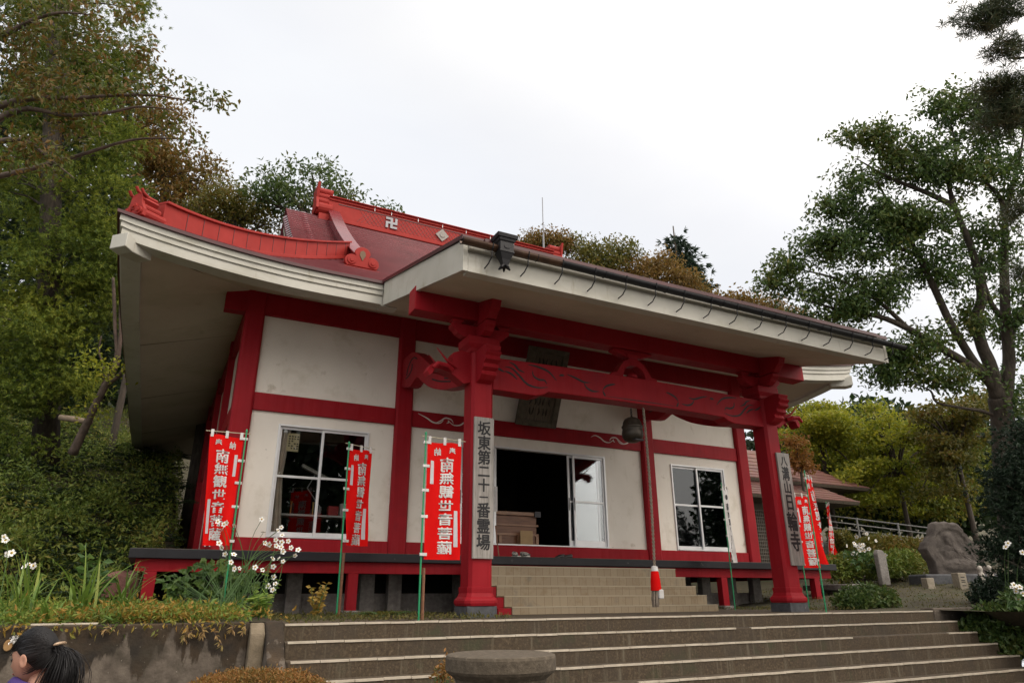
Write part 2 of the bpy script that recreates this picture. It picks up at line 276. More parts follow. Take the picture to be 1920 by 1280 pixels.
# ---- windows
def sash(m, x0, x1, z0, z1, y, w=.045, zb=None, bot=.07):
    m.box(x0, x0+w, y, y+.03, z0, z1); m.box(x1-w, x1, y, y+.03, z0, z1)
    m.box(x0+w, x1-w, y, y+.03, z1-w, z1); m.box(x0+w, x1-w, y, y+.03, z0, z0+bot)
    if zb: m.box(x0+w, x1-w, y+.002, y+.028, zb-.022, zb+.022)
def window(w, zb):
    x0, x1, z0, z1 = w; f = MB(); e = .035
    f.box(x0, x0+e, -.0, .12, z0, z1); f.box(x1-e, x1, -.0, .12, z0, z1); f.box(x0+e, x1-e, 0, .12, z1-e, z1); f.box(x0+e, x1-e, -.02, .12, z0, z0+e)
    xm = (x0+x1)/2-.02
    sash(f, x0+e, xm+.03, z0+e, z1-e, .07, zb=zb); sash(f, xm-.03, x1-e, z0+e, z1-e, .03, zb=zb)
    o = f.build('window', alu, T, bevel=.003)
    MB().box(x0+e+.02, xm, .083, .087, z0+.08, z1-.06).build('pane', glass, o); MB().box(xm, x1-e-.02, .043, .047, z0+.08, z1-.06).build('pane', glass, o)
window(WIN1, 2.36); window(WIN3, 2.33)
x0, x1, z0, z1 = DOOR
m = MB(); e = .04; m.box(x0, x0+e, 0, .13, z0, z1); m.box(x1-e, x1, 0, .13, z0, z1); m.box(x0+e, x1-e, 0, .13, z1-e, z1); m.box(x0+e, x1-e, -.03, .13, z0, z0+.025)
m.build('door_frame', alu, T, bevel=.003)
for a, y in ((4.35, .03), (4.28+.1, .08), (6.985, .085), (7.095, .035)):
    m = MB(); sash(m, a, a+.86-.03, z0+.03, z1-e, y, .05, 2.24, .12); o = m.build('sliding_door', alu, T, bevel=.003)
    MB().box(a+.03, a+.80, y+.013, y+.017, z0+.1, z1-.07).build('pane', glass, o)
    MB().box(a+.012, a+.03, y-.006, y-.001, 2.05, 2.32).build('handle', black, o)

# ---- roof
XE, YE, ZE = -2.36, -2.0, 5.63; YBE = 16.0; YR = 5.9
def prof(t): return .42*t+.0374*t*t
TR = YR-YE
def lift(a, t): return .34*max(0., 1-a/3.4)**2*max(0., 1-t/3.2)
def zfront(x, t):
    a = min(x-XE, mir(x)-XE); return ZE+prof(t)+lift(max(a, 0), t)
def zside(y, t):
    a = min(y-YE, YBE-y); return ZE+prof(t)+lift(max(a, 0), t)
TG = 4.0; XV = .92                       # gable sheet starts here; verge position
m = MB(); nco = 48; dt_ = TR/nco
def xl_at(t): return XE+t if t < TG else XV
for k in range(nco):
    t0, t1 = k*dt_, (k+1)*dt_
    if t0 < TG <= t1+1e-6: t1 = max(t1, TG)
    la, lb = (XE+t0, XE+t1) if t0 < TG-1e-6 else (XV, XV)
    xs0 = np.linspace(la, mir(la), 33); xs1 = np.linspace(lb, mir(lb), 33)
    f0 = .042 if k else 0
    g = [[(x, YE+t0-.0, zfront(x, t0)) for x in xs0], [(x, YE+t0-.012, zfront(x, t0)+f0) for x in xs0], [(x, YE+t1, zfront(x, t1)) for x in xs1]]
    m.grid(g)
# strip of gable sheet (outside the bend line it falls away towards the verge)
m.build('front_roof', roofmetal, T)
# gable overhang: curled edge left and right of the ridge
for s in (0, 1):
    m = MB()
    for k in range(nco):
        t0, t1 = max(k*dt_, 3.6), (k+1)*dt_
        if t1 <= 3.6: continue
        row = []
        for t, d in ((t0, 0), (t0, .016), (t1, 0)):
            r = []
            for q in np.linspace(0, 1, 7):
                x = 1.5-q*.62; z = ZE+prof(t)+d-.34*q*q+.02
                r.append((mir(x) if s else x, YE+t-(.012 if d else 0), z))
            row.append(r)
        m.grid(row)
    m.build('gable_edge', roofmetal, T)
    # barge board under the verge
    m = MB(); P = [(YE+t, ZE+prof(t)-.35) for t in np.linspace(3.6, TR, 24)]
    poly = P+[(y, z-.42) for y, z in P[::-1]]; x = .93
    m.prism(poly, *((mir(x)-.08, mir(x)) if s else (x, x+.08)), 'x'); m.build('barge_board', white, T)
    m = MB(); P = [(YE+t, ZE+prof(t)-.34) for t in np.linspace(3.6, TR, 24)]; poly = P+[(y, z-.06) for y, z in P[::-1]]
    x = .865; m.prism(poly, *((mir(x)-.06, mir(x)) if s else (x, x+.06)), 'x'); m.build('verge_trim', maroon, T)
    # gable wall (triangle)
    xg = 2.0; m = MB(); P = [(YE+t, ZE+prof(t)-.1) for t in np.linspace(4.2, TR, 12)]
    P += [(2*YR-y, z) for y, z in P[::-1]]; m.prism(P, *((mir(xg)-.06, mir(xg)) if s else (xg, xg+.06)), 'x'); m.build('gable_wall', white, T)
# side hips
for s in (0, 1):
    m = MB(); n2 = 34; tt = 4.4
    for k in range(n2):
        t0, t1 = k*tt/n2, (k+1)*tt/n2
        ys0 = np.linspace(YE+t0, YBE-t0, 25); ys1 = np.linspace(YE+t1, YBE-t1, 25); X = lambda t: (mir(XE+t) if s else XE+t)
        m.grid([[(X(t0), y, zside(y, t0)) for y in ys0], [(X(t0-.012), y, zside(y, t0)+(.016 if k else 0)) for y in ys0], [(X(t1), y, zside(y, t1)) for y in ys1]])
    m.build('side_roof', roofmetal, T)
# back slope (plain)
rb = YBE-YR; xs = np.linspace(XE, mir(XE), 33); g = []
for q in np.linspace(0, 1, 20):
    t = q*rb; la = XE+min(t, 4.2) if q < .42 else XV; g.append([(x, YBE-t, ZE+prof(q*TR)+lift(max(min(x-XE, mir(x)-XE), 0), t)) for x in np.linspace(la, mir(la), 33)])
MB().grid(g).build('back_roof', roofmetal, T)
# ---- layered eave: maroon edge, three stepped white bands, along a polyline of eave points
def eave(pts, nrm, name='eave', mit=(0, 0)):
    tx, ty = -nrm[1], nrm[0]
    """pts: list of (x,y,ztop); nrm: unit outward (x,y). Bands hang below the roof edge, each set further in."""
    pts = np.array(pts)
    bands = [(-.055, .012, .055, 'm'), (-.155, -.04, .1, 'w'), (-.178, -.07, .023, 'w'), (-.25, -.07, .072, 'w'), (-.273, -.1, .023, 'w'), (-.42, -.095, .147, 'w')]
    mm, mw = MB(), MB()
    for zb, off, h, k in bands:
        a = (mm if k == 'm' else mw); n = len(pts); V = []
        for ii, (x, y, z) in enumerate(pts):
            k2 = mit[0] if ii == 0 else (mit[1] if ii == n-1 else 0)
            for oo, zz in ((off, z+zb+h), (off, z+zb), (off-.3, z+zb), (off-.3, z+zb+h)): V.append((x+nrm[0]*oo+tx*oo*k2, y+nrm[1]*oo+ty*oo*k2, zz))
        f = [(i*4+j, i*4+(j+1) % 4, (i+1)*4+(j+1) % 4, (i+1)*4+j) for i in range(n-1) for j in range(4)]+[(0, 1, 2, 3), tuple((n-1)*4+j for j in (3, 2, 1, 0))]
        a.add(V, f)
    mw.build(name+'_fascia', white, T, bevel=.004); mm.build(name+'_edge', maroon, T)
PX0, PX1, PYE, PZ = 1.94, 10.31, -5.74, 4.70     # porch roof: left, right, front edge, top of its edge
ev = lambda x: ZE+.01+lift(max(min(x-XE, mir(x)-XE), 0), 0)
eave([(x, YE, ev(x)) for x in np.linspace(XE, PX0, 20)], (0, -1), 'front_eave', (-1, 0))
eave([(x, YE, ev(x)) for x in np.linspace(PX1, mir(XE), 20)], (0, -1), 'front_eave', (0, 1))
evs = lambda y: ZE+.01+lift(max(min(y-YE, YBE-y), 0), 0)
eave([(XE, y, evs(y)) for y in np.linspace(YE, YBE, 40)], (-1, 0), 'side_eave', (1, -1)); eave([(mir(XE), y, evs(y)) for y in np.linspace(YE, YBE, 40)], (1, 0), 'side_eave', (-1, 1))
eave([(x, YBE, ev(x)) for x in np.linspace(XE, mir(XE), 40)], (0, 1), 'back_eave', (1, -1))
# corner hip-rafter noses
for s in (0, 1):
    c = np.array([mir(XE) if s else XE, YE, 0]); d = np.array([1 if s else -1, -1, 0])/math.sqrt(2); sd_ = np.array([-d[1], d[0], 0])
    m = MB(); V = []
    for r, zt, zb, w in ((-.65, 5.55, 5.36, .13), (-.28, 5.56, 5.33, .15), (-.12, 5.6, 5.36, .16)):
        for sg in (-1, 1):
            for z in (zb, zt): p = c+d*r+sd_*sg*w; V.append((p[0], p[1], z))
    f = [(0, 1, 3, 2), (8, 10, 11, 9)]
    for i in (0, 4): f += [(i, i+4, i+5, i+1), (i+2, i+3, i+7, i+6), (i, i+2, i+6, i+4), (i+1, i+5, i+7, i+3)]
    m.add(V, f).build('hip_rafter_end', white, T, bevel=.01)
# ---- soffits
ZB = -.4
def sof_front(xa, xb, n=24):
    return MB().grid([[(x, YE+.2, ev(x)+ZB+.0) for x in np.linspace(xa, xb, n)], [(min(max(x, -.2), XW+.2) if True else x, .05, 5.88) for x in np.linspace(xa, xb, n)]])
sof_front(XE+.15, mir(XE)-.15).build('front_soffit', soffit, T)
for s in (0, 1):
    m = MB(); ys = np.linspace(YE+.15, YBE-.15, 30)
    m.grid([[(mir(XE+.2) if s else XE+.2, y, evs(y)+ZB) for y in ys], [(mir(0) if s else 0, min(max(y, -.02), YB), 5.88) for y in ys]])
    m.build('side_soffit', soffit, T)
    m = MB()
    for y in (2.6, 7.2, 11.8):
        p_, q_ = np.array([XE+.22, y, evs(y)+ZB-.004]), np.array([-.16, y, 5.84]); m.tube([(mir(a) if s else a, b_, c) for a, b_, c in (p_, q_)], .008, 4)
    p_ = np.array([XE+.24, YE+.24, ev(XE)+ZB-.03]); m.tube([(mir(a) if s else a, b_, c) for a, b_, c in (p_, (p_+np.array([-.2, 0, 5.86]))/2-np.array([0, 0, .02]), np.array([-.2, 0, 5.86]))], .012, 4)
    m.build('soffit_joint', flat('joint_grey', (.2, .17, .13), .9), T)
MB().grid([[(x, YBE-.2, ev(x)+ZB) for x in np.linspace(XE, mir(XE), 24)], [(x, YB, 5.88) for x in np.linspace(XE, mir(XE), 24)]]).build('back_soffit', soffit, T)
# ---- porch roof
m = MB(); n = 26
zp = lambda q: PZ+q*(5.68-PZ)
for k in range(n+3):
    q0, q1 = k/n, (k+1)/n
    y0, y1 = PYE+q0*(YE-PYE), PYE+q1*(YE-PYE); xs = (PX0, PX1)
    z0, z1 = zp(q0), zp(q1)
    m.grid([[(x, y0, z0) for x in xs], [(x, y0-.01, z0+(.012 if k else 0)) for x in xs], [(x, y1, z1) for x in xs]])
m.build('porch_roof', roofmetal, T)
m = MB()
for x0, x1 in ((PX0-.03, PX0+.28), (PX1-.28, PX1+.03)):
    m.prism([(PYE-.01, PZ-.002), (YE+.1, 5.70), (YE+.1, 5.64), (PYE-.01, PZ-.06)], x0, x1, 'x')
m.box(PX0+.281, PX1-.281, PYE-.04, PYE+.3, PZ-.062, PZ-.004); m.build('porch_roof_edge', maroon, T)
for x0, x1 in ((PX0, PX0+.07), (PX1-.07, PX1)):
    MB().prism([(PYE+.03, PZ-.064), (YE-.0, 5.63), (YE-.0, 5.165), (PYE+.03, PZ-.5)], x0, x1, 'x').build('porch_verge_board', white, T, bevel=.005)
m = MB(); xa, xb = PX0+.073, PX1-.073
m.box(xa, xb, PYE+.0, PYE+.2, PZ-.19, PZ-.064); m.box(xa, xb, PYE+.07, PYE+.2, PZ-.235, PZ-.192); m.box(xa, xb, PYE+.035, PYE+.2, PZ-.5, PZ-.237)
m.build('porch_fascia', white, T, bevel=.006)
MB().grid([[(x, PYE+.1, PZ-.48) for x in (xa, xb)], [(x, YE+.24, 5.25) for x in (xa, xb)]]).build('porch_soffit', soffit, T)
for x0, x1 in ((PX0-.01, PX0+.3), (PX1-.3, PX1+.01)): MB().box(x0, x1, YE+.101, YE+.36, 5.2, 5.6).build('porch_eave_filler', white, T)
# gutter
gz, gy = PZ-.13, PYE-.1; m = MB(); xc = 3.35
def gut(x0, x1, z0, z1):
    V = []; k = 9
    for x, z in ((x0, z0), (x1, z1)):
        for r in (.068, .06):
            for a in np.linspace(0, math.pi, k): V.append((x, gy+r*math.cos(a), z-r*math.sin(a)))
    f = []
    for i in range(k-1): f += [(i, i+1, 2*k+i+1, 2*k+i), (k+i+1, k+i, 3*k+i, 3*k+i+1)]
    f += [(0, 2*k, 3*k, k), (k-1, 2*k-1, 4*k-1, 3*k-1)]
    return V, f
g_ = MB(); g_.add(*gut(xc, PX1+.33, gz, gz-.05), 0); g_.add(*gut(PX0-.08, xc, gz+.0, gz), 1)
for x in np.linspace(PX0-.08, PX1+.33, 9): g_.tube([(x, gy+.07*math.cos(a), gz-.07*math.sin(a)-.05*(x-xc)/7*(x > xc)) for a in np.linspace(0, math.pi, 8)], .006, 4)
gut_o = g_.build('gutter', [gutterm, copper], T, smooth=False)
for i, x in enumerate(np.linspace(2.28, 10.24, 16)):
    zz = gz-.05*max(0, (x-xc)/7)
    MB().tube([(x, gy-.07, zz+.01), (x, gy-.055, zz-.06), (x, gy-.03, zz-.085), (x, gy-.03, zz-.17), (x-.02, gy+.0, zz-.225), (x-.03, gy+.02, zz-.26), (x-.03, PYE+.04, zz-.275)], .009, 5).build('gutter_bracket', gutterm, gut_o)
hx = 2.45; HS = .82
def frus(m, x, y, rows, mi=0):
    V = []
    for z, w in rows: V += [(x-w, y-w*.8, z), (x+w, y-w*.8, z), (x+w, y+w*.8, z), (x-w, y+w*.8, z)]
    n = len(rows); m.add(V, [(i*4+j, i*4+(j+1) % 4, (i+1)*4+(j+1) % 4, (i+1)*4+j) for i in range(n-1) for j in range(4)]+[(3, 2, 1, 0), tuple((n-1)*4+j for j in range(4))], mi)
m = MB(); frus(m, hx, gy-.05, [(gz-.36, .05), (gz-.27, .075), (gz-.17, .12), (gz-.15, .135), (gz-.13, .12), (gz+.02, .12), (gz+.04, .14), (gz+.08, .15), (gz+.085, .17), (gz+.15, .185), (gz+.152, .16)])
m.prism([(hx-.06+.06*math.cos(a)+.06, gz-.06+.04*math.sin(a)) for a in np.linspace(0, 2*math.pi, 8, endpoint=False)], gy-.155, gy-.145, 'y')
for a in range(5):
    an = a*1.257; m.tube([(hx, gy-.05, gz-.35), (hx+.06*math.cos(an), gy-.05+.06*math.sin(an), gz-.385), (hx+.1*math.cos(an), gy-.05+.1*math.sin(an), gz-.42)], [.035, .03, .012], 5)
for q_ in range(len(m.v)): m.v[q_] = (m.v[q_]-np.array([hx, gy-.05, gz+.1]))*HS+np.array([hx, gy-.05, gz+.1])
m.build('rainwater_hopper', [gutterm], T, bevel=.004)
# ---- ridges
RZ = ZE+prof(TR)
XR0, XR1 = 2.12, mir(2.12)
m = MB(); m.box(XR0, XR1, YR-.26, YR+.26, RZ-.35, RZ+.48); m.box(XR0, XR1, YR-.3, YR+.3, RZ+.48, RZ+.56); m.box(XR0, XR1, YR-.33, YR+.33, RZ-.24, RZ-.12)
m.box(XR0, XR1, YR-.36, YR+.36, RZ+.565, RZ+.6)
rg = m.build('main_ridge', redroof, T, bevel=.015)
m = MB(); n = 46; a0, a1 = XR0+.9, XR1-.9
for i in range(n):
    x = a0+(a1-a0)*i/n
    for sg in (-1, 1):
        dx = .33*sg; pts = [(x, RZ-.06), (x+dx, RZ+.37)]
        if not (a0 <= x+dx <= a1): continue
        w = .007; m.add([(x-w, YR-.268, RZ-.06), (x+w, YR-.268, RZ-.06), (x+dx+w, YR-.268, RZ+.37), (x+dx-w, YR-.268, RZ+.37), (x-w, YR-.258, RZ-.06), (x+w, YR-.258, RZ-.06), (x+dx+w, YR-.258, RZ+.37), (x+dx-w, YR-.258, RZ+.37)], [(0, 1, 2, 3), (0, 4, 5, 1), (1, 5, 6, 2), (2, 6, 7, 3), (3, 7, 4, 0)])
m.build('lattice_moulding', flat('lattice_red', (.2, .014, .012), .5), rg)
MB().box(XR0+.3, XR1-.3, YR-.275, YR-.261, RZ+.39, RZ+.415).build('ridge_moulding', maroon, rg)
# emblems on the ridge
u = .075; ex, ez = 4.12, RZ+.16
m = MB(); y0, y1 = YR-.31, YR-.27
for (a, b_, c, d) in ((-.5, .5, -2.5, 2.5), (-2.5, -.5, -.5, .5), (.5, 2.5, -.5, .5), (-2.5, -.5, 1.5, 2.5), (.5, 2.5, -2.5, -1.5), (1.5, 2.5, .5, 2.5), (-2.5, -1.5, -2.5, -.5)):
    m.box(ex+a*u, ex+b_*u, y0, y1, ez+c*u, ez+d*u)
m.build('ridge_emblem', flat('grey_metal', (.3, .31, .33), .5), rg)
dx_ = 5.85; m = MB(); q = .23
m.prism([(dx_, ez-q), (dx_+q, ez), (dx_, ez+q), (dx_-q, ez)], y0, y1, 'y'); m.lathe([(.1, 0), (.085, .02)], (0, 0, 0), 16)
V = m.v[-1]; m.v[-1] = np.stack([V[:, 0]+dx_, y0-V[:, 2], V[:, 1]+ez], 1); m.build('ridge_emblem', flat('grey_metal_dull', (.24, .22, .2), .5), rg)
m = MB()
for x in (3.55, 4.1, 5.0, 5.85, 6.7, 7.6, 8.5): m.box(x-.008, x+.008, YR-.31, YR-.275, RZ-.2, RZ-.12); m.box(x-.008, x+.008, YR-.31, YR-.29, RZ+.44, RZ+.57)
m.build('ridge_clip', alu, rg)
# ridge-end ornaments: stacked rolls with a horned crest board
def horn(m, p, d, h, r):
    m.tube([p, np.array(p)+np.array(d)*.5*h+np.array([0, 0, .4*h]), np.array(p)+np.array(d)*.75*h+np.array([0, 0, h])], [r, r*.8, r*.45], 8)
for s in (0, 1):
    m = MB(); x0, x1 = (XR0-.35, XR0+.12)
    fx = (lambda a, b_: (mir(b_), mir(a))) if s else (lambda a, b_: (a, b_))
    A, B = fx(x0, x1)
    m.box(*fx(x0+.08, x1), YR-.3, YR+.3, RZ-.32, RZ-.05)
    for z, r, w in ((.17, .19, .16), (.43, .12, .14), (.61, .11, .12), (.8, .115, .1)):
        for sy in (-1, 1): m.tube([(A, YR+sy*w, RZ+z), (B, YR+sy*w, RZ+z)], r, 14)
    xb = mir(x0) if s else x0; pl = [(-.42, .05), (-.36, .3), (-.24, .5), (-.3, .8), (-.34, 1.0), (-.2, .92), (0, .98), (.2, .92), (.34, 1.0), (.3, .8), (.24, .5), (.36, .3), (.42, .05)]
    m.prism([(YR+a, RZ+b_) for a, b_ in pl], xb-.04, xb+.04, 'x')
    m.build('ridge_ornament', redroof, T, bevel=.008)
# descending ridges ending in cloud-shaped tiles
for s in (0, 1):
    m = MB(); xk = 2.3; xa, xb = (mir(xk+.13), mir(xk-.13)) if s else (xk-.13, xk+.13)
    tp = [3.55, 3.8]+list(np.linspace(4.0, TR-.1, 16)); P = [(YE+t, ZE+prof(t)+.36) for t in tp]; Q = [(YE+t, ZE+prof(t)-.05) for t in tp]
    m.prism(P+Q[::-1], xa, xb, 'x')
    P2 = [(y, z+.045) for y, z in P]; m.prism(P2+[(y, z+.003) for y, z in P[::-1]], xa-.05, xb+.05, 'x')
    dr = m.build('descending_ridge', roofmetal, T, bevel=.01)
    xm = mir(xk) if s else xk; yb = YE+3.45; zb = ZE+prof(3.4)+.02
    m = MB()
    out_ = []
    for cx_, cz_, r, a0, a1 in ((-.24, .17, .17, 230, 60), (0, .37, .2, 170, 10), (.24, .17, .17, 120, -50)):
        out_ += [(xm+cx_+r*math.cos(R_(a)), zb+cz_+r*math.sin(R_(a))) for a in np.linspace(a0, a1, 10)]
    m.prism(out_, yb-.06, yb+.06, 'y')
    for cx_, cz_, r in ((-.25, .17, .1), (.25, .17, .1)):
        m.cyl((xm+cx_, yb-.09, zb+cz_), (xm+cx_, yb-.05, zb+cz_), r, 14); m.cyl((xm+cx_, yb-.11, zb+cz_), (xm+cx_, yb-.08, zb+cz_), r*.5, 12)
    m.box(xm-.42, xm+.42, yb-.1, yb+.1, zb-.1, zb-.0)
    o = m.build('cloud_tile', redroof, dr, bevel=.012)
    MB().prism([(xm, zb+.2), (xm+.07, zb+.34), (xm+.06, zb+.43), (xm, zb+.47), (xm-.06, zb+.43), (xm-.07, zb+.34)], yb-.075, yb-.055, 'y').build('tile_boss', flat('bronze_boss', (.12, .07, .03), .6), dr)
# corner ridges, panelled, with horned rolls at the eave corner
for s in (0, 1):
    d = np.array([-1 if s else 1, 1, 0])/math.sqrt(2); n_ = np.array([-d[1], d[0], 0]); w = .14
    def pt(t, dz, off):
        x = XE+t; z = ZE+prof(t)+lift(t, t)+dz; p = np.array([mir(x) if s else x, YE+t, z])+n_*off; return p
    ts = np.linspace(.5, 4.45, 30); m = MB()
    def bar(w, za, zb):
        V = []; n = len(ts)
        for t in ts: V += [pt(t, za, -w), pt(t, za, w), pt(t, zb, w), pt(t, zb, -w)]
        m.add(V, [(i*4+j, i*4+(j+1) % 4, (i+1)*4+(j+1) % 4, (i+1)*4+j) for i in range(n-1) for j in range(4)]+[(3, 2, 1, 0), tuple((n-1)*4+j for j in range(4))])
    bar(w, -.25, .4); bar(w+.05, .402, .45); bar(w+.05, -.04, .035)
    cr = m.build('corner_ridge', redroof, T, bevel=.008)
    m = MB()
    for t in np.linspace(.85, 4.3, 14):
        for sg in (-1, 1):
            p = pt(t, .06, sg*(w+.003)); q = pt(t, .39, sg*(w+.003)); m.tube([p, q], .006, 4)
    m.build('seam', maroon, cr)
    m = MB(); e0 = pt(.12, 0, 0); dn = np.array([d[0], d[1], .12])
    for dz, off, r, l in ((.14, .16, .13, .75), (.14, -.16, .13, .75), (.34, .11, .1, .62), (.34, -.11, .1, .62), (.66, .1, .05, .5), (.66, -.1, .05, .5)):
        a = e0+n_*off+np.array([0, 0, dz]); m.tube([a, a+dn*l], r, 12)
    a = e0+np.array([0, 0, .5])
    for sg in (-1, 1):
        p0_ = e0+n_*.1*sg; p1_ = p0_+dn*.5
        m.tube([p0_+np.array([0, 0, .52]), p1_+np.array([0, 0, .52])], .13, 4)
    V = [e0-dn*.03+n_*o_+np.array([0, 0, z_]) for o_, z_ in ((-.3, .02), (-.3, .22), (-.2, .4), (-.17, .62), (0, .72), (.17, .62), (.2, .4), (.3, .22), (.3, .02))]
    n9 = len(V); V2 = [v+dn*.1 for v in V]; m.add(V+V2, [tuple(range(n9)), tuple(range(2*n9-1, n9-1, -1))]+[(i, n9+i, n9+(i+1) % n9, (i+1) % n9) for i in range(n9)])
    for o_, z_, r in ((-.17, .16, .11), (.17, .16, .11), (0, .3, .1)):
        a = e0-dn*.02+n_*o_+np.array([0, 0, z_]); m.tube([a-dn*.07, a], r, 12); m.tube([a-dn*.1, a-dn*.06], r*.5, 10)
    for o_ in (-.2, 0, .2):
        a = e0+n_*o_+np.array([0, 0, .62+(.1 if o_ == 0 else 0)]); m.tube([a+dn*.1, a-dn*.04+np.array([0, 0, .06]), a-dn*.12+np.array([0, 0, .16])], [.05, .045, .04], 8)
    V = []; 
    m.tube([e0-dn*.05+np.array([0, 0, .0]), e0+dn*.8+np.array([0, 0, .0])], .2, 4)
    for q_ in range(len(m.v)): m.v[q_] = (m.v[q_]-e0)*np.array([.62, .62, .62])+e0+d*.12
    m.build('corner_ornament', redroof, cr, bevel=.006)
# ================================================================== porch timbers
PP = [3.08, 9.17]; PYc = -3.70; PH = .18
for x in PP:
    m = MB(); c = .045
    def octo(h, c): return [(x-h+c, PYc-h), (x+h-c, PYc-h), (x+h, PYc-h+c), (x+h, PYc+h-c), (x+h-c, PYc+h), (x-h+c, PYc+h), (x-h, PYc+h-c), (x-h, PYc-h+c)]
    m.prism(octo(PH, c), .30, 3.84, 'z'); po = m.build('porch_pillar', red, T, bevel=.004)
    V = []; rows = [(.155, .235), (.19, .25), (.225, .25), (.25, .235), (.27, .215), (.32, .195), (.375, .2), (.40, .2), (.402, .186)]
    for z, h in rows: V += [(a, b_, z) for a, b_ in octo(h, c*h/PH)]
    n = len(rows); MB().add(V, [(i*8+j, i*8+(j+1) % 8, (i+1)*8+(j+1) % 8, (i+1)*8+j) for i in range(n-1) for j in range(8)]+[tuple(range(7, -1, -1)), tuple((n-1)*8+j for j in range(8))]).build('pillar_base', red, po)
    MB().box(x-.225, x+.225, PYc-.225, PYc+.225, -.05, .152).build('plinth', darkstone, po, bevel=.01)
    # bearing block and bracket arms
    m = MB(); frus(m, x, PYc, [(3.842, .2), (3.9, .21), (3.97, .27), (4.09, .27)]); 
    for z0, l in ((4.092, .5),):
        for ax in (0, 1):
            pl = [(-l, 4.30), (-l, 4.24), (-l+.06, 4.2), (-l+.1, 4.15), (-l+.2, 4.1), (l-.2, 4.1), (l-.1, 4.15), (l-.06, 4.2), (l, 4.24), (l, 4.30)]
            if ax == 0: m.prism([(x+a, z) for a, z in pl], PYc-.085, PYc+.085, 'y')
            else: m.prism([(PYc+a*.9, z-.004) for a, z in pl], x-.083, x+.083, 'x')
    for dx in (-.4, 0, .4): frus(m, x+dx, PYc, [(4.302, .07), (4.33, .075), (4.35, .1), (4.375, .1)])
    # forward arm climbing to the soffit
    m.prism([(PYc-.1, 4.31), (PYc-.48, 4.31), (PYc-.55, 4.4), (PYc-.62, 4.44), (PYc-.66, 4.55), (PYc-.72, 4.66), (PYc-.1, 4.72)], x-.08, x+.08, 'x')
    m.build('bracket', red, po, bevel=.008)
    # nose of the tie beam towards the front, with a stepped end
    pl = [(PYc-.17, 3.84), (PYc-.45, 3.87), (PYc-.56, 3.84), (PYc-.53, 3.78), (PYc-.58, 3.73), (PYc-.52, 3.68), (PYc-.55, 3.62), (PYc-.45, 3.58), (PYc-.47, 3.52), (PYc-.38, 3.48), (PYc-.4, 3.42), (PYc-.3, 3.36), (PYc-.17, 3.33)]
    MB().prism(pl, x-.125, x+.125, 'x').build('beam_nose', red, po, bevel=.01)
    # sideways nose carved as a curling trunk
    sg = -1 if x < CX else 1
    pl = [(.17, 3.83), (.4, 3.85), (.55, 3.8), (.6, 3.72), (.56, 3.66), (.7, 3.6), (.85, 3.62), (.98, 3.55), (1.04, 3.45), (1.0, 3.38), (.94, 3.42), (.9, 3.5), (.78, 3.5), (.6, 3.46), (.45, 3.38), (.35, 3.32), (.17, 3.36)]
    if sg < 0: pl = pl
    m = MB().prism([(x+sg*a*.85, z) for a, z in pl], PYc-.1, PYc+.1, 'y')
    for oy in (-.12, .12):
        m.tube([(x+sg*.42, PYc+oy, 3.55), (x+sg*.6, PYc+oy*1.4, 3.62), (x+sg*.78, PYc+oy*1.5, 3.8)], [.025, .02, .008], 6)
        m.tube([(x+sg*.5, PYc+oy, 3.5), (x+sg*.6, PYc+oy*1.5, 3.54), (x+sg*.75, PYc+oy*1.6, 3.55), (x+sg*.83, PYc+oy*1.6, 3.47)], [.045, .04, .04, .03], 7)
    m.build('carved_nose', red, po, bevel=.01)
# carved tie beam between the pillars
xa, xb = PP[0]+PH+.001, PP[1]-PH-.001; yf, yk = PYc-.15, PYc+.15
cam_ = lambda x: .05*(1-((x-CX)/(xb-CX))**2)
xs = np.linspace(xa, xb, 30)
top = [(x, 3.80+cam_(x)) for x in xs]
bot = [(x, 3.335+cam_(x)) for x in xs if abs(x-CX) < 1.9]; bl = [(xa, 3.28), (xa+.75, 3.27), (xa+.9, 3.31)]; br_ = [(mir(a), z) for a, z in bl[::-1]]
MBt = MB().prism(top+[(xb, 3.28)]+br_[:0]+[(xb-.75, 3.27), (xb-.9, 3.31)]+bot[::-1]+[(xa+.9, 3.31), (xa+.75, 3.27), (xa, 3.28)], yf, yk, 'y')
tb = MBt.build('tie_beam', red, T, bevel=.012)
# incised scrolls, painted black
def ribbon(m, pts, w, y):
    P = np.array(pts, float); n = len(P); Tn = np.gradient(P, axis=0); Tn /= np.linalg.norm(Tn, axis=1)[:, None]+1e-9; Nn = np.stack([-Tn[:, 1], Tn[:, 0]], 1)
    ws = w*np.sin(np.linspace(.18, math.pi-.18, n))[:, None]
    A, B = P+Nn*ws, P-Nn*ws; V = []
    for k in range(n): V += [(A[k, 0], y, A[k, 1]), (B[k, 0], y, B[k, 1]), (A[k, 0], y+.02, A[k, 1]), (B[k, 0], y+.02, B[k, 1])]
    f = []
    for k in range(n-1):
        i = 4*k; f += [(i, i+1, i+5, i+4), (i, i+4, i+6, i+2), (i+1, i+3, i+7, i+5)]
    m.add(V, f)
def spl(pts, n=14):
    P = np.array(pts, float); t = np.linspace(0, len(P)-1, n); out = []
    for q in t:
        i = min(int(q), len(P)-2); f = q-i; p0, p1, p2, p3 = P[max(i-1, 0)], P[i], P[i+1], P[min(i+2, len(P)-1)]
        out.append(.5*((2*p1)+(-p0+p2)*f+(2*p0-5*p1+4*p2-p3)*f*f+(-p0+3*p1-3*p2+p3)*f**3))
    return out
m = MB(); yy = yf-.004
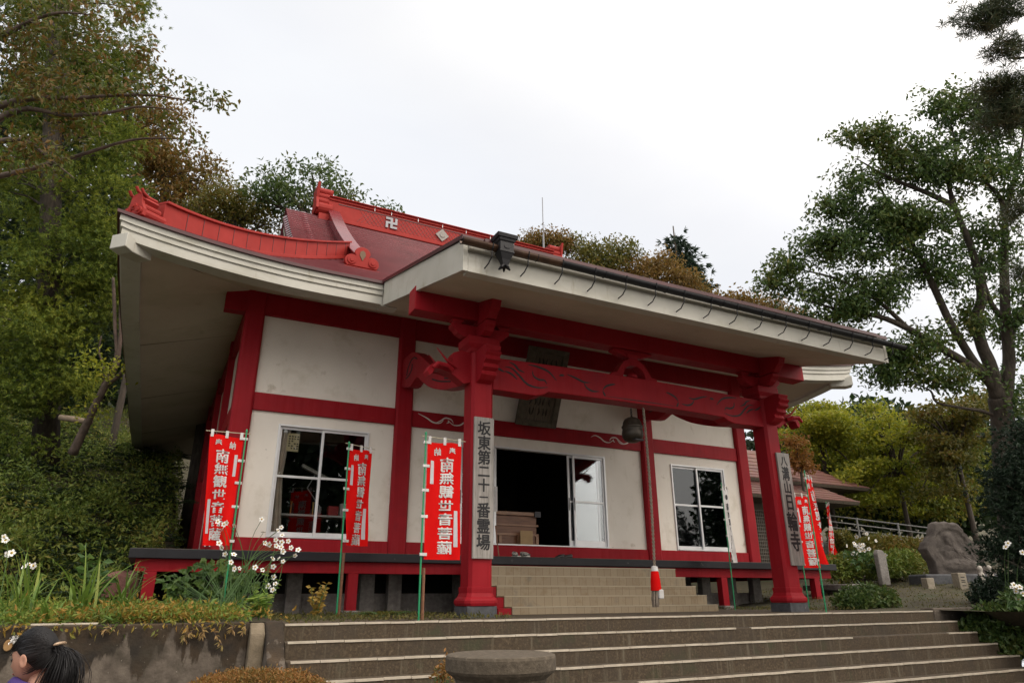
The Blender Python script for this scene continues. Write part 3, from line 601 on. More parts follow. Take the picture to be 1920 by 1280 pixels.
scroll = [[(.02, .36), (.1, .3), (.2, .26)], [(.28, .44), (.38, .4), (.45, .33), (.56, .29)], [(.2, .35), (.32, .34), (.45, .24), (.6, .1), (.8, .06), (.98, .09)], [(.2, .28), (.32, .24), (.42, .16)],
          [(.62, .44), (.8, .42), (1.0, .36), (1.15, .22)], [(.7, .34), (.72, .25), (.82, .2), (.92, .2), (.96, .14)], [(1.35, .36), (1.5, .32), (1.68, .26), (1.8, .27)], [(1.68, .24), (1.74, .16), (1.85, .12), (1.98, .13)],
          [(2.32, .3), (2.25, .29), (2.12, .24), (2.05, .16)], [(2.05, .15), (2.08, .09), (2.1, .06)], [(1.2, .32), (1.25, .33), (1.3, .33)]]
for c in scroll:
    for s in (0, 1):
        pts = [((xb-a) if s else (xa+a), 3.325+z*.98+cam_(xa+a)) for a, z in c]; ribbon(m, spl(pts), .017, yy)
ribbon(m, [(x, 3.385+cam_(x)) for x in np.linspace(xa+2.1, xb-2.1, 40)], .008, yy)
m.build('incised_scroll', ink, tb)
# frog-leg strut on the beam, bracket above it
sx_ = 6.05; zb = 3.85; out_ = [(-.62, 0), (-.6, .05), (-.45, .08), (-.36, .2), (-.24, .31), (-.1, .37), (.1, .37), (.24, .31), (.36, .2), (.45, .08), (.6, .05), (.62, 0), (.3, 0), (.26, .12), (.16, .22), (0, .25), (-.16, .22), (-.26, .12), (-.3, 0)]
m = MB(); o1 = out_[:12]; i1 = out_[12:]
seg = [(o1[k], o1[k+1]) for k in range(11)]
inn = [(-.3, 0), (-.3, .0), (-.3, .0), (-.26, .12), (-.2, .19), (-.08, .24), (.08, .24), (.2, .19), (.26, .12), (.3, 0), (.3, 0), (.3, 0)]
for k in range(11):
    q = [o1[k], o1[k+1], inn[k+1], inn[k]]
    m.prism([(sx_+a*.82, zb+z) for a, z in q], PYc-.09, PYc+.09, 'y')
for k, (r, z) in enumerate(((.11, .08),)): m.lathe([(.03, 0), (.1, .02), (.11, .06), (.07, .1), (.02, .11)], (sx_, PYc, zb+.01), 12)
frus(m, sx_, PYc, [(4.222, .1), (4.25, .11), (4.28, .15), (4.3, .15)])
m.prism([(sx_-.42, 4.37), (sx_-.42, 4.34), (sx_-.3, 4.29), (sx_-.15, 4.25), (sx_+.15, 4.25), (sx_+.3, 4.29), (sx_+.42, 4.34), (sx_+.42, 4.37)], PYc-.08, PYc+.08, 'y')
m.build('frog_leg_strut', red, T, bevel=.006)
MB().box(1.93, mir(1.93), PYc-.15, PYc+.15, 4.378, 4.775).build('porch_purlin', red, T, bevel=.012)
# curved beams from the pillars back to the hall
for x in PP:
    top = spl([(-3.53, 3.84), (-3.0, 3.95), (-2.4, 4.02), (-1.8, 4.25), (-1.2, 4.62), (-.7, 4.86), (-.06, 4.9)], 26); bt = spl([(-3.53, 3.42), (-3.0, 3.5), (-2.4, 3.62), (-1.8, 3.82), (-1.35, 4.05), (-1.0, 4.24), (-.6, 4.16), (-.06, 4.3)], 26)
    cb = MB().prism([tuple(p) for p in top]+[tuple(p) for p in bt[::-1]], x-.11, x+.11, 'x').build('curved_tie_beam', red, T, bevel=.01)
    m = MB()
    for c in ([(-.4, 4.45), (-.5, 4.62), (-.75, 4.72), (-1.0, 4.62)], [(-.35, 4.4), (-.55, 4.42), (-.7, 4.5), (-.72, 4.6)], [(-1.9, 3.95), (-2.3, 3.8), (-2.8, 3.66)], [(-2.5, 3.8), (-2.9, 3.7), (-3.2, 3.72)]):
        m.tube([(x-.112, a, b_) for a, b_ in spl(c, 9)], .014, 4)
    m.build('incised_scroll', ink, cb)
# white wave lines on the middle rail of the centre bay
m = MB()
for s in (0, 1):
    for c in ([(.12, .2), (.3, .13), (.45, .05), (.6, .05), (.68, .12)], [(.5, .04), (.62, .1), (.72, .17), (.85, .15), (.9, .08)], [(.78, .13), (.9, .04), (1.05, .05), (1.15, .12), (1.3, .17), (1.42, .12)], [(.75, .06), (.8, .09), (.78, .12)]):
        q = [((9.0-a) if s else (3.25+a), 3.60+b_) for a, b_ in c]; ribbon(m, spl(q), .014, -.034)
m.build('wave_inlay', flat('white_line', (.6, .58, .54), .6), T)
# ================================================================== veranda
VX0, VX1, VY = -1.36, 13.83, -1.09
m = MB(); m.box(VX0, VX1, VY, -.07, .835, ZD); m.box(VX0, -.18, -.069, 9, .835, ZD); m.box(XW+.18, VX1, -.069, 9, .835, ZD)
vd = m.build('veranda', black, T, bevel=.008)
MB().box(VX0+.02, VX1-.02, VY+.03, -.1, ZD+.001, ZD+.006).build('veranda_boards', darkwood, vd)
MB().box(VX0+.1, VX1-.1, VY+.12, VY+.24, .65, .834).build('veranda_beam', red, vd, bevel=.006)
for x in (VX0+.15, VX1-.27): MB().box(x, x+.12, VY+.25, 8.8, .65, .833).build('veranda_beam', red, vd, bevel=.006)
for x in (-1.03, 2.03, 10.28, 13.2):
    p = MB().box(x-.085, x+.085, VY+.1, VY+.26, -.02, .648).build('veranda_post', red, vd, bevel=.006)
    MB().box(x-.14, x+.14, VY+.04, VY+.32, -.12, .07).build('footing', stone, p, bevel=.015)
for x in (-1.03, 13.2):
    for y in (2.2, 5.2, 8.2): MB().box(x-.08, x+.08, y-.08, y+.08, 0, .65).build('veranda_post', red, vd, bevel=.006)
m = MB(); m.box(-.1, XW+.1, .15, .3, -.3, .34); m.build('foundation', stone, T)
for x in (.0, 1.25, 2.55, 3.07, 4.4, 7.6, 9.18, 10.6, 11.4, 12.2): MB().box(x-.13, x+.13, -.05, .12, -.2, .83).build('foundation_pier', stone, T, bevel=.01)
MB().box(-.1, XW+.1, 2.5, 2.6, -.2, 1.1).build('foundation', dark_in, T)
# inner steps of cream tile up to the veranda, with a dark red cheek
SX0, SX1 = 4.24, 8.58
zs = [.79, .62, .45, .283, .118]
m = MB(); mg = MB()
st = thing('tiled_steps', 'cream tiled steps leading up to the dark veranda edge', 'steps', (SX0, -1.1, 0))
for k, z in enumerate(zs):
    y = -1.12-.285*(k+1)
    MB().box(SX0, SX1, y, -1.12-.285*k if k else -1.1, -.05, z).build('step', creamtile, st, bevel=.006)
    MB().box(SX0-.001, SX1+.001, y-.006, y+.02, z-.012, z+.004).build('step_edge', flat('step_edge', (.4, .34, .24), .6), st)
    MB().box(SX0-.24, SX0-.003, y+.02, -1.12-.285*k+.02 if k else -1.1, -.05, z-.02).build('step_cheek', red, st)
# ================================================================== SETTING
def hgt(x, y):
    """ground height of the upper terrace, the hillside behind and left, the lawn on the right"""
    h = 0.
    sx = min(max((-.2-x)/.5, 0), 1); side = max(0., y-1.2)*.36*sx
    if x < -1.6: side += min(max(y+1.5, 0), 3)*.1*min((-1.6-x)/1.5, 1)+max(0, -3-x)*.22*min(max(y+1, 0)/3, 1)
    h += side
    if y > 16: h = max(h, (y-16)*.34*(1 if x < 14 else max(.45, 1-(x-14)/25)))
    if x > 11: h += min(.09*(x-11), 1.3)*min(max((y+5)/3, 0), 1)
    if x < 0.4 and y < -.5: h += .03+.06*min(max((.2-x)/1.2, 0), 1)*min(max((y+4.6)/2, 0), 1)
    if x > 14 and y > 3: h += (y-3)*.17
    if x > 11.9 and y < -4.6: h -= min((-4.6-y)*.5, 1.33)
    return h+.03*math.sin(x*1.7+y*1.1)*math.sin(y*1.3-x*.4)*min(abs(h)*3, 1)
m = MB(); xs = np.unique(np.concatenate([np.linspace(-60, -8, 18), np.linspace(-8, 22, 90), np.linspace(22, 90, 22)])); ys = np.unique(np.concatenate([np.linspace(-4.62, 20, 70), np.linspace(20, 110, 30)]))
m.grid([[(x, y, hgt(x, y)) for y in ys] for x in xs]); m.build('ground', soil, None, smooth=True)['kind'] = 'structure'
m = MB(); xs2 = np.linspace(11.9, 40, 30); ys2 = np.linspace(-30, -4.62, 30)
m.grid([[(x, y, hgt(x, y)) for y in ys2] for x in xs2]); m.build('planted_slope', soil, None, smooth=True)['kind'] = 'structure'
m = MB(); m.box(-40, 40, -60, -4.66, -1.6, -1.35); m.build('plaza', plaza)['kind'] = 'structure'
MB().box(.35, 11.75, -4.6, -1.0, -.3, .001).build('terrace', concrete)['kind'] = 'structure'
# broad stone stairs with pale nosing tiles
NS = 8
st = thing('stone_stairs', 'broad dark concrete stairs with pale nosing tiles below the porch', 'stairs', (0, -4.65, 0))
rr = random.Random(4)
for k in range(NS):
    y = -4.65-.2752*k; z = -.169*k; x1 = 11.72+(.16 if k else 0)+.05*k
    so_ = MB().box(.35-.004*k, x1, y, y+.2745 if k else -4.601, -1.5, z).build('step', concrete, st, bevel=.012)
    m = MB(); x = .37; i = 0
    while x < x1-.05:
        w = min(.3, x1-x-.01)
        miss = (k == 2 and 8.7 < x < 11) or (k == 4 and 3.0 < x < 4.1) or rr.random() < .012
        if not miss:
            dz = rr.uniform(-.002, .002); m.box(x, x+w-.006, y-.010+rr.uniform(-.003, .003), y+.034, z-.016+dz, z+.006+dz)
        x += w
    m.build('nosing_tiles', nosing, so_)
# retaining wall and its end post
w_ = thing('retaining_wall', 'low concrete retaining wall stained dark by moss below the flower bed', 'wall', (-3, -4.65, -1.35))
MB().box(-30, .0, -4.68, -4.4, -1.5, .03).build('wall_face', mossy, w_, bevel=.015)
MB().prism([(-4.80, -1.5), (-4.80, -.08), (-4.66, .02), (-4.3, .02), (-4.3, -1.5)], .002, .155, 'x').build('end_post', pm('post_concrete', [(.3, (.14, .11, .07)), (.7, (.22, .175, .12))], 9, .9, bump=.4, bscale=40, over=[((.05, .04, .03), 3, .58, .8)]), w_, bevel=.02)
MB().prism([(-6.3, -1.5), (-6.3, -1.0), (-5.0, -.3), (-4.72, .03), (-4.3, .03), (-4.3, -1.5)], .157, .342, 'x').build('stair_cheek', mossy, w_, bevel=.02)
w2 = thing('low_stone_edging', 'dark mossy low wall continuing from the top step on the right', 'wall', (12.5, -4.6, 0))
MB().box(11.73, 13.9, -4.66, -4.4, -1.2, .045).build('edging', mossy, w2, bevel=.02)
# ================================================================== LETTERING
_g = {}
def glyph(ch, bold=.012):
    if (ch, bold) in _g: return _g[(ch, bold)]
    cu = bpy.data.curves.new('glyph', 'FONT'); cu.body = ch; cu.size = 1; cu.offset = bold; cu.resolution_u = 3
    o = bpy.data.objects.new('glyph', cu); COL.objects.link(o); dg = bpy.context.evaluated_depsgraph_get(); dg.update()
    me = bpy.data.meshes.new_from_object(o.evaluated_get(dg)); V = np.array([v.co[:] for v in me.vertices]); Fs = [tuple(p.vertices) for p in me.polygons]
    bpy.data.objects.remove(o); bpy.data.curves.remove(cu); bpy.data.meshes.remove(me)
    if len(V): V = V[:, :2]-(V[:, :2].max(0)+V[:, :2].min(0))/2
    _g[(ch, bold)] = (V, Fs); return V, Fs
# ================================================================== NAME BOARDS ON THE PILLARS
BOLD = [(0, 0), (1, 0), (-1, 0), (0, 1), (0, -1), (.7, .7), (-.7, -.7)]
def board(name, label, x0, x1, z0, z1, text, sizes, thick=.04):
    yb = PYc-PH-.003; root = thing(name, label, 'name board', ((x0+x1)/2, yb, z0))
    MB().box(x0, x1, yb-thick, yb, z0, z1).build('board', woodgrey, root, bevel=.006)
    m = MB(); z = z1-.06
    for ch, (s, sq) in zip(text, sizes):
        V, Fs = glyph(ch, .006); q = V*np.array([s*sq, s]); 
        z -= s*.5*.98
        for kk, (ox, oz) in enumerate(BOLD): P = np.zeros((len(q), 3)); P[:, 0] = (x0+x1)/2+q[:, 0]+ox*s*.021; P[:, 2] = z+q[:, 1]+oz*s*.017; P[:, 1] = yb-thick-.002-.0005*kk; m.add(P, Fs)
        z -= s*.5*.98
    m.build('lettering', ink, root)
board('name_board', 'weathered grey board with black brush writing on the pillar left of the steps', 2.925, 3.245, .77, 2.795, '坂東第二十一番霊場', [(.222, .98)]*3+[(.2, .98), (.2, .95), (.15, .95), (.225, .95), (.225, .98), (.225, .98)])
board('name_board', 'weathered grey board with black brush writing on the pillar right of the steps', 9.14, 9.46, .77, 2.795, '八溝山日輪寺', [(.2, .85), (.27, .72), (.25, .8), (.32, .7), (.36, .72), (.36, .7)])
# framed plaque leaning out under the eaves
pr = thing('hall_plaque', 'dark weathered framed plaque leaning forward above the open doors', 'plaque', (6.05, -.12, 3.80), rot=(R_(24), 0, 0))
m = MB(); m.box(-.38, .38, -.04, 0, .12, 1.62); m.build('board', darkwood, pr, local=True)
m = MB(); m.box(-.5, -.36, -.09, .02, 0, 1.74); m.box(.36, .5, -.09, .02, 0, 1.74); m.box(-.36, .36, -.088, .02, 0, .13); m.box(-.36, .36, -.088, .02, 1.61, 1.74); m.build('frame', pm('plaque_frame', [(.3, (.05, .04, .027)), (.7, (.1, .085, .06))], 8, .85, bump=.4), pr, local=True, bevel=.015)
m = MB()
for i in range(5):
    for c in range(6):
        z = 1.42-c*.22; x = -.22+.11*i+rr.uniform(-.02, .02); m.tube([(x, -.045, z+.09), (x+rr.uniform(-.03, .03), -.05, z), (x+rr.uniform(-.04, .04), -.045, z-.07)], [.012, .022, .008], 5)
m.build('carving', flat('carved_dark', (.03, .024, .016), .8), pr, local=True)
# bell, rope and red cover
bx, by = 5.99, PYc; bl_ = thing('temple_bell', 'round dark bronze bell hanging under the red beam of the porch', 'bell', (bx, by, 2.72))
bronze = pm('dark_bronze', [(.3, (.025, .02, .015)), (.7, (.055, .044, .032))], 5, .45, metal=.5, over=[((.1, .12, .1), 6, .6, .85)])
MB().lathe([(.02, .0), (.1, .005), (.17, .035), (.212, .09), (.222, .15), (.212, .2), (.2, .235), (.215, .25), (.22, .265), (.215, .28), (.2, .29), (.185, .35), (.15, .4), (.09, .43), (.03, .44), (.02, .46)], (bx, by, 2.73), 32, sx=.84, sy=.84).build('bell_body', bronze, bl_, smooth=True)
MB().box(bx-.09, bx+.09, by-.19, by-.1, 2.735, 2.755).build('bell_slit', black, bl_)
m = MB()
for i in range(5):
    z = 3.19+.03*i; th = np.linspace(0, 2*math.pi, 9); m.tube([(bx+(.016*math.cos(a) if i % 2 else 0), by+(0 if i % 2 else .016*math.cos(a)), z+.02*math.sin(a)) for a in th], .006, 5)
m.build('chain', black, bl_)
rp_ = thing('bell_rope', 'twisted pale rope hanging from the beam down to a red cover over the steps', 'rope', (bx+.1, by-.2, .15))
def rp_at(q): return np.array([bx+.11+.03*math.sin(q*3)-.02*q, by-.2+.0*q, 3.3-q*(3.3-.65)])
m = MB()
for k in range(2):
    pts = []
    for q in np.linspace(0, 1, 150):
        c = rp_at(q); a = q*2*math.pi*22+k*math.pi; pts.append(c+np.array([.013*math.cos(a), .013*math.sin(a), 0]))
    m.tube(pts, .012, 6)
ropem = pm('rope_fibre', [(.3, (.15, .12, .09)), (.7, (.27, .225, .18))], 30, .9); m.build('rope_strands', ropem, rp_, smooth=True)
e = rp_at(1.); MB().lathe([(.085, -.3), (.085, -.29), (.078, -.15), (.062, -.03), (.04, .02), (.03, .035)], tuple(e), 14).build('red_cover', cloth_red, rp_, smooth=True)
MB().lathe([(.034, .03), (.05, .0), (.06, -.02), (.05, .05), (.02, .06)], tuple(e+np.array([0, 0, .01])), 10).build('cover_cord', cloth_white, rp_)
m = MB(); m.box(e[0]-.01, e[0]+.085, e[1]-.09, e[1]-.03, e[2]-.42, e[2]-.28); m.build('white_cloth', cloth_white, rp_, bevel=.02)
m = MB()
for i in range(14):
    a = i*.9; r = .04; m.tube([e+np.array([r*math.cos(a)-.01, r*math.sin(a), -.26]), e+np.array([r*1.2*math.cos(a)-.025, r*1.2*math.sin(a), -.42]), e+np.array([1.1*r*math.cos(a)-.03, r*math.sin(a), -.54])], [.016, .018, .01], 5)
m.build('rope_end', ropem, rp_)
# ================================================================== BANNERS
_tog = [False]
def banner(label, base, hp, w, h, mirrored, rz, lean=(0, 0), amp=.03, seedp=0, polec=green_pole, cloth=cloth_red, tex='red', taper=0, fold=0, side=1, group='red prayer banners on green poles', ztop=None, extra=True):
    """cloth hangs on side (+1: local +x) of the pole; mirrored: we see its back"""
    r = thing('prayer_banner', label, 'banner', base, group=group, rot=(lean[1], lean[0], rz))
    zt = (ztop or hp)-.1
    m = MB(); m.tube([(0, 0, -.1), (0, 0, hp*.55)], .0125, 8); m.tube([(0, 0, hp*.55), (0, 0, hp)], .0105, 8); m.lathe([(.016, 0), (.018, .03), (.01, .04)], (0, 0, hp*.55-.02), 8); m.lathe([(.014, -.02), (.016, .01), (.008, .03)], (0, 0, hp), 8)
    m.build('pole', polec, r, local=True)
    MB().tube([(-.06*side, .006, zt+.065), (side*(w+.09), .006, zt+.05)], .006, 6).build('crossbar', flat('cane', (.45, .4, .28), .5), r, local=True)
    def wave(x, z):   # x from pole 0..w, z from 0 (top) down to h
        q = z/h; xx = x*(1-taper*q)-fold*q*(x/w)**2*.0; y = amp*1.5*(q**.8)*math.sin(6*x/w+3.2*q+seedp)+amp*.7*q*math.sin(11*x/w-4*q+seedp*2)+fold*q*(x/w)**1.5+.006*math.sin(9*q+14*x/w+seedp)+.014*math.exp(-((x/w-.15-.5*q)/.06)**2)*(1-q)
        return (side*(.03+xx), y, zt-z-.012*math.sin(math.pi*x/w*2)*(1-q)*1.0)
    G = [[wave(w*i/16, h*j/40) for i in range(17)] for j in range(41)]
    c = MB().grid(G).build('cloth', cloth, r, smooth=True, local=True)
    m = MB()
    for i, xx in enumerate((.03, .5*w, w-.03)):
        p = wave(xx, 0); m.box(p[0]-.02, p[0]+.02, p[1]-.008, p[1]+.008, p[2]-.03, p[2]+.075)
    for q in (.01, .22, .43, .65, .96):
        p = wave(0, h*q); xa_, xb_ = sorted((-.028*side, p[0]+.035*side)); m.box(xa_, xb_, p[1]-.012, p[1]+.012, p[2]-.018, p[2]+.018)
    m.build('tie', cloth_white, c, local=True)
    if tex:
        m = MB()
        def put(ch, u, z, sw, sh, bold=.004):
            V, Fs = glyph(ch, bold)
            if not len(V): return
            # u measured from the reader's left edge of the front
            fl = -1 if mirrored else 1
            for kk, (ox, oz) in [(k_, o_) for k_, o_ in enumerate(BOLD) for _ in (0, 1)]:
                dy = (.003+.0006*kk)*(1 if _tog[0] else -1); _tog[0] = not _tog[0]
                P = []
                for a, b_ in V+np.array([ox, oz])*(.014 if sh < .12 else .021):
                    uu = u+a*sw
                    x = (w-uu) if (side < 0) != mirrored else uu
                    p = wave(min(max(x, 0), w), z-b_*sh); P.append((p[0], p[1]+dy, p[2]))
                m.add(P, Fs)
        k = w/.5
        if tex == 'red':
            put('奉', .27*w, .12, .105*k, .112); put('納', .7*w, .12, .105*k, .112)
            z = .3
            for ch, s in zip('南無観世音菩薩', (.2, .165, .175, .15, .16, .16, .17)):
                put(ch, .42*w, z, .22*k, s*1.0, .004); z += .178
        else:
            put('●', .5*w, .16, .2*k, .14)
            m2 = m; z = .36
            for ch in '南無観世音菩薩': put(ch, .5*w, z, .2*k, .15, .004); z += .16
        m.build('lettering', cloth_white if tex == 'red' else ink, c, local=True)
        if tex == 'red':
            for u0, z0, z1 in ((.8*w, .25, .56), (.08*w, .9, 1.36)):
                m = MB()
                for dy in (-.003, .003):
                    P = []
                    for j in range(8):
                        for uu in (u0, u0+.05*k):
                            x = (w-uu) if (side < 0) != mirrored else uu
                            p = wave(x, z0+(z1-z0)*j/7); P.append((p[0], p[1]+dy, p[2]))
                    m.add(P, [(2*j, 2*j+1, 2*j+3, 2*j+2) for j in range(7)])
                m.build('name_strip', flat('strip_white', (.5, .48, .5), .8), c, local=True)
    return r
# leftmost: pole at its right, writing reads the right way round
banner('tapering red banner with readable white characters among white flowers at the hall corner', (-.09, -2.45, .12), 2.45, .46, 1.52, False, R_(3), amp=.045, taper=.28, seedp=.5, side=-1, fold=.06, lean=(R_(0), 0))
banner('red banner hanging askew from a slanting crossbar in front of the left window', (1.45, -2.45, .03), 2.5, .44, 1.46, True, R_(24), amp=.03, seedp=1.3, taper=.04, lean=(R_(-.5), 0), ztop=2.53)
banner('flat red banner with mirrored characters just left of the big porch pillar', (2.0, -4.4, .0), 2.34, .5, 1.52, True, R_(2), amp=.014, seedp=2.1)
banner('twisted red banner blown narrow on the green pole right of the porch', (9.24, -4.4, 0), 2.36, .45, 1.48, True, R_(27), amp=.05, seedp=.2, fold=-.1, taper=.1)
banner('red banner half hidden behind the right pillar board', (11.28, -2.3, 0), 2.42, .55, 1.5, True, R_(4), amp=.02, seedp=3.0)
p = atD(1573, 1090, 19.5); banner('small distant red banner beyond the veranda end', (p[0], p[1], hgt(p[0], p[1])+.02), 2.35, .4, 1.5, False, R_(50), amp=.05, seedp=1, side=-1, taper=.2, fold=.2)
banner('white banner with black characters turned edge-on before the right window', (9.62, -1.9, 0), 2.52, .36, 1.5, True, R_(27), amp=.03, seedp=1, cloth=cloth_white, tex='white', group=None)
# timber stakes behind two poles
m = MB().tube([(1.50, -2.38, -.1), (1.505, -2.37, .9)], .022, 7).build('wooden_stake', brownwood); tag(m, 'rough wooden stake holding up the banner before the left window', 'stake')
m = MB().tube([(2.075, -4.33, -.1), (2.07, -4.33, .62)], .02, 7).build('wooden_stake', brownwood); tag(m, 'rough wooden stake tied to the banner pole beside the big pillar', 'stake')
# ================================================================== THINGS ON THE VERANDA AND INSIDE
ob = thing('offertory_box', 'brown wooden offertory box standing inside the open doorway', 'box', (5.85, .75, 1.26)); x0, x1, y0, y1 = 4.95, 6.42, .45, 1.1
m = MB(); m.box(x0+.04, x1-.04, y0+.03, y1, 1.258, 1.92); m.build('body', brownwood, ob, bevel=.006)
m = MB(); m.box(x0, x1, y0-.03, y1+.02, 1.925, 2.0); m.box(x0, x1, y0, y0+.028, 1.70, 1.74); m.box(x0, x1, y0, y0+.028, 1.5, 1.55); m.box(x0, x1, y0-.0, y0+.028, 1.258, 1.34)
for x in (x0, x0+.5, x0+.95, x1-.07): m.box(x, x+.07, y0-.004, y0+.026, 1.341, 1.499)
m.build('frame', pm('box_frame', [(.3, (.22, .11, .06)), (.7, (.32, .17, .09))], 5, .4), ob, bevel=.005)
MB().box(x1-.12, x1+.03, y0-.06, y0-.031, 1.9, 2.02).build('corner_fitting', flat('iron', (.05, .05, .055), .5, .6), ob)
pb = MB().box(5.9, 6.2, .32, .335, 1.258, 1.60).build('notice_card', pm('kraft_paper', [(.3, (.3, .2, .1)), (.7, (.38, .26, .13))], 6, .8)); tag(pb, 'plain tan card leaning against the front of the wooden offertory box', 'card')
shoe_w = flat('shoe_white', (.55, .54, .5), .7)
def shoe(m, x, y, z, a, L=.27, dark=True):
    ca, sa = math.cos(a), math.sin(a); rows = []
    for q in np.linspace(0, 1, 9):
        wv = .036+.014*math.sin(q*3.0); hv = .055+.04*(1-q)**.7 if q < .75 else .06-.02*(q-.75)*4; r = []
        for t in np.linspace(0, 2*math.pi, 10, endpoint=False):
            px, pz = wv*math.cos(t), hv*.5+hv*.5*math.sin(t); py = -L*q; r.append((x+px*ca-py*sa, y+px*sa+py*ca, z+max(pz, .0)))
        rows.append(r)
    V = np.array(rows).reshape(-1, 3); n = 10; m.add(V, [(i*n+j, i*n+(j+1) % n, (i+1)*n+(j+1) % n, (i+1)*n+j) for i in range(8) for j in range(n)]+[tuple(range(n-1, -1, -1)), tuple(8*n+j for j in range(n))])
p = atY(972, 1047, -.75)
s_ = thing('sneakers', 'pair of grey and white sneakers on the veranda before the doors', 'shoes', (p[0], -.75, ZD))
m = MB(); shoe(m, p[0]-.08, -.7, ZD+.03, -.25); shoe(m, p[0]+.09, -.7, ZD+.03, .1); m.build('upper', pm('shoe_mix', [(.42, (.05, .05, .05)), (.55, (.5, .48, .42))], 26, .7), s_, smooth=True)
m = MB(); [m.box(p[0]+dx-.045, p[0]+dx+.045, -.98, -.69, ZD+.007, ZD+.03) for dx in (-.1, .1)]; m.build('sole', shoe_w, s_, bevel=.012)
p = atY(1067, 1049, -.75); m = MB(); shoe(m, p[0]-.1, -.72, ZD+.004, -1.2, .25); shoe(m, p[0]+.07, -.74, ZD+.004, -1.5, .25)
s_ = m.build('slippers', flat('black_leather', (.02, .02, .02), .5), None, smooth=True); tag(s_, 'pair of black shoes lying on the veranda edge right of the sneakers', 'shoes')
p0_, p1_ = atY(929, 985, -.55), atY(936, 1048, -.75); sg_ = thing('small_sign', 'white paper sign on a thin stick leaning beside the left door', 'sign', tuple(p1_))
MB().tube([p1_, p0_], .013, 6).build('stick', brownwood, sg_)
q_ = atY(926, 935, -.5); m = MB().box(q_[0]-.09, q_[0]+.07, -.52, -.51, 1.86, 2.35); m.build('paper', cloth_white, sg_)
# left window: curtain, note, shelf, lamp and altar goods
curt = pm('beige_curtain', [(.3, (.5, .42, .33)), (.7, (.6, .51, .41))], 3, .9)
def curtain(label, x0, x1, z0, z1, y, gather=0):
    G = []
    for z in np.linspace(z1, z0, 14):
        q = (z1-z)/(z1-z0); r = []
        for i in range(41):
            u_ = i/40; xx = x0+(x1-x0)*u_*(1-gather*(1-abs(q-.45)*1.4)); r.append((xx, y+.035*math.sin(u_*26+.6*math.sin(q*3)), z))
        G.append(r)
    o = MB().grid(G).build('curtain', curt, None, smooth=True); tag(o, label, 'curtain'); return o
curtain('beige curtain drawn aside at the left of the left window', .6, 1.0, 1.25, 3.35, .2, .3)
curtain('beige curtain hanging at the left side of the right window', 9.85, 10.32, 1.25, 3.35, .2, .1)
curtain('beige curtain gathered at the right side of the right window', 11.62, 11.1, 1.25, 3.35, .2, .25)
nt_ = thing('paper_note', 'yellowed handwritten paper note stuck inside the left window', 'note', (.98, .06, 2.9)); MB().box(.87, 1.09, .1, .103, 2.83, 3.17).build('sheet', flat('yellow_paper', (.5, .42, .24), .8), nt_)
m = MB(); rr2 = random.Random(3)
for c in range(4):
    for k in range(6):
        if rr2.random() < .8: x = .9+c*.05; z = 3.13-k*.045; m.box(x, x+.022+rr2.random()*.012, .0975, .099, z-.03, z-.006)
m.build('writing', ink, nt_)
sh = MB().box(1.0, 2.3, .75, 1.15, 1.74, 1.775).build('white_shelf', flat('shelf_white', (.55, .55, .53), .5)); tag(sh, 'narrow white shelf board seen through the left window', 'shelf')
lp = thing('desk_lamp', 'grey swing-arm desk lamp seen through the left window', 'lamp', (1.75, .95, 1.775))
m = MB(); m.tube([(1.75, .95, 1.78), (1.76, .95, 1.95)], .03, 8); m.build('base', flat('lamp_grey', (.25, .25, .25), .4), lp)
m = MB(); m.tube([(1.76, .95, 1.95), (1.48, .95, 2.3)], .01, 6); m.tube([(1.48, .95, 2.3), (1.62, .95, 2.6)], .01, 6); m.build('arm', flat('lamp_arm', (.3, .3, .3), .4), lp)
MB().box(1.3, 1.9, .9, 1.0, 2.58, 2.65, rot=rotm('Y', R_(24))).build('shade', flat('lamp_shade', (.36, .35, .3), .4), lp, bevel=.015)
m = MB().box(1.9, 2.1, .8, .95, 1.776, 1.96).build('red_box', flat('box_red', (.4, .02, .02), .5), None, bevel=.006); tag(m, 'small red box on the white shelf inside the left window', 'box')
m = MB().box(2.13, 2.45, .8, .92, 1.776, 2.02).build('white_box', flat('box_white', (.6, .6, .56), .5), None, bevel=.006); tag(m, 'white box on the right end of the shelf inside the left window', 'box')
m = MB(); m.lathe([(.11, 0), (.13, .06), (.06, .1), (.05, .25), (.06, .3), (.045, .45), (.02, .62), (.005, .75)], (2.35, 1.1, 2.0), 12); o = m.build('incense_tower', flat('orange_lacquer', (.3, .1, .03), .5), None, smooth=True); tag(o, 'slim orange altar ornament behind the white box in the left window', 'ornament')
m = MB()
for x in (1.2, 1.62): m.lathe([(.012, 0), (.016, .2), (.024, .25)], (x, .9, 1.776), 8)
o = m.build('brass_sticks', flat('brass', (.5, .33, .1), .35, .8)); tag(o, 'thin brass candle holders standing on the white shelf', 'candle holder')
m = MB().box(4.6, 4.66, 4.6, 4.8, 1.26, 1.3)
al = thing('altar', 'dark lacquered altar with small gold fittings deep inside the hall', 'altar', (6.6, 4.6, 1.26)); MB().box(5.6, 8.0, 4.6, 5.6, 1.258, 2.3).build('table', flat('lacquer', (.05, .03, .02), .4), al, bevel=.02)
m = MB()
for i in range(7): m.lathe([(.05, 0), (.03, .1), (.06, .2), (.02, .3), (.04, .34)], (5.8+i*.33, 4.8, 2.3), 10)
m.build('fittings', flat('gold', (.4, .27, .08), .35, .8), al)
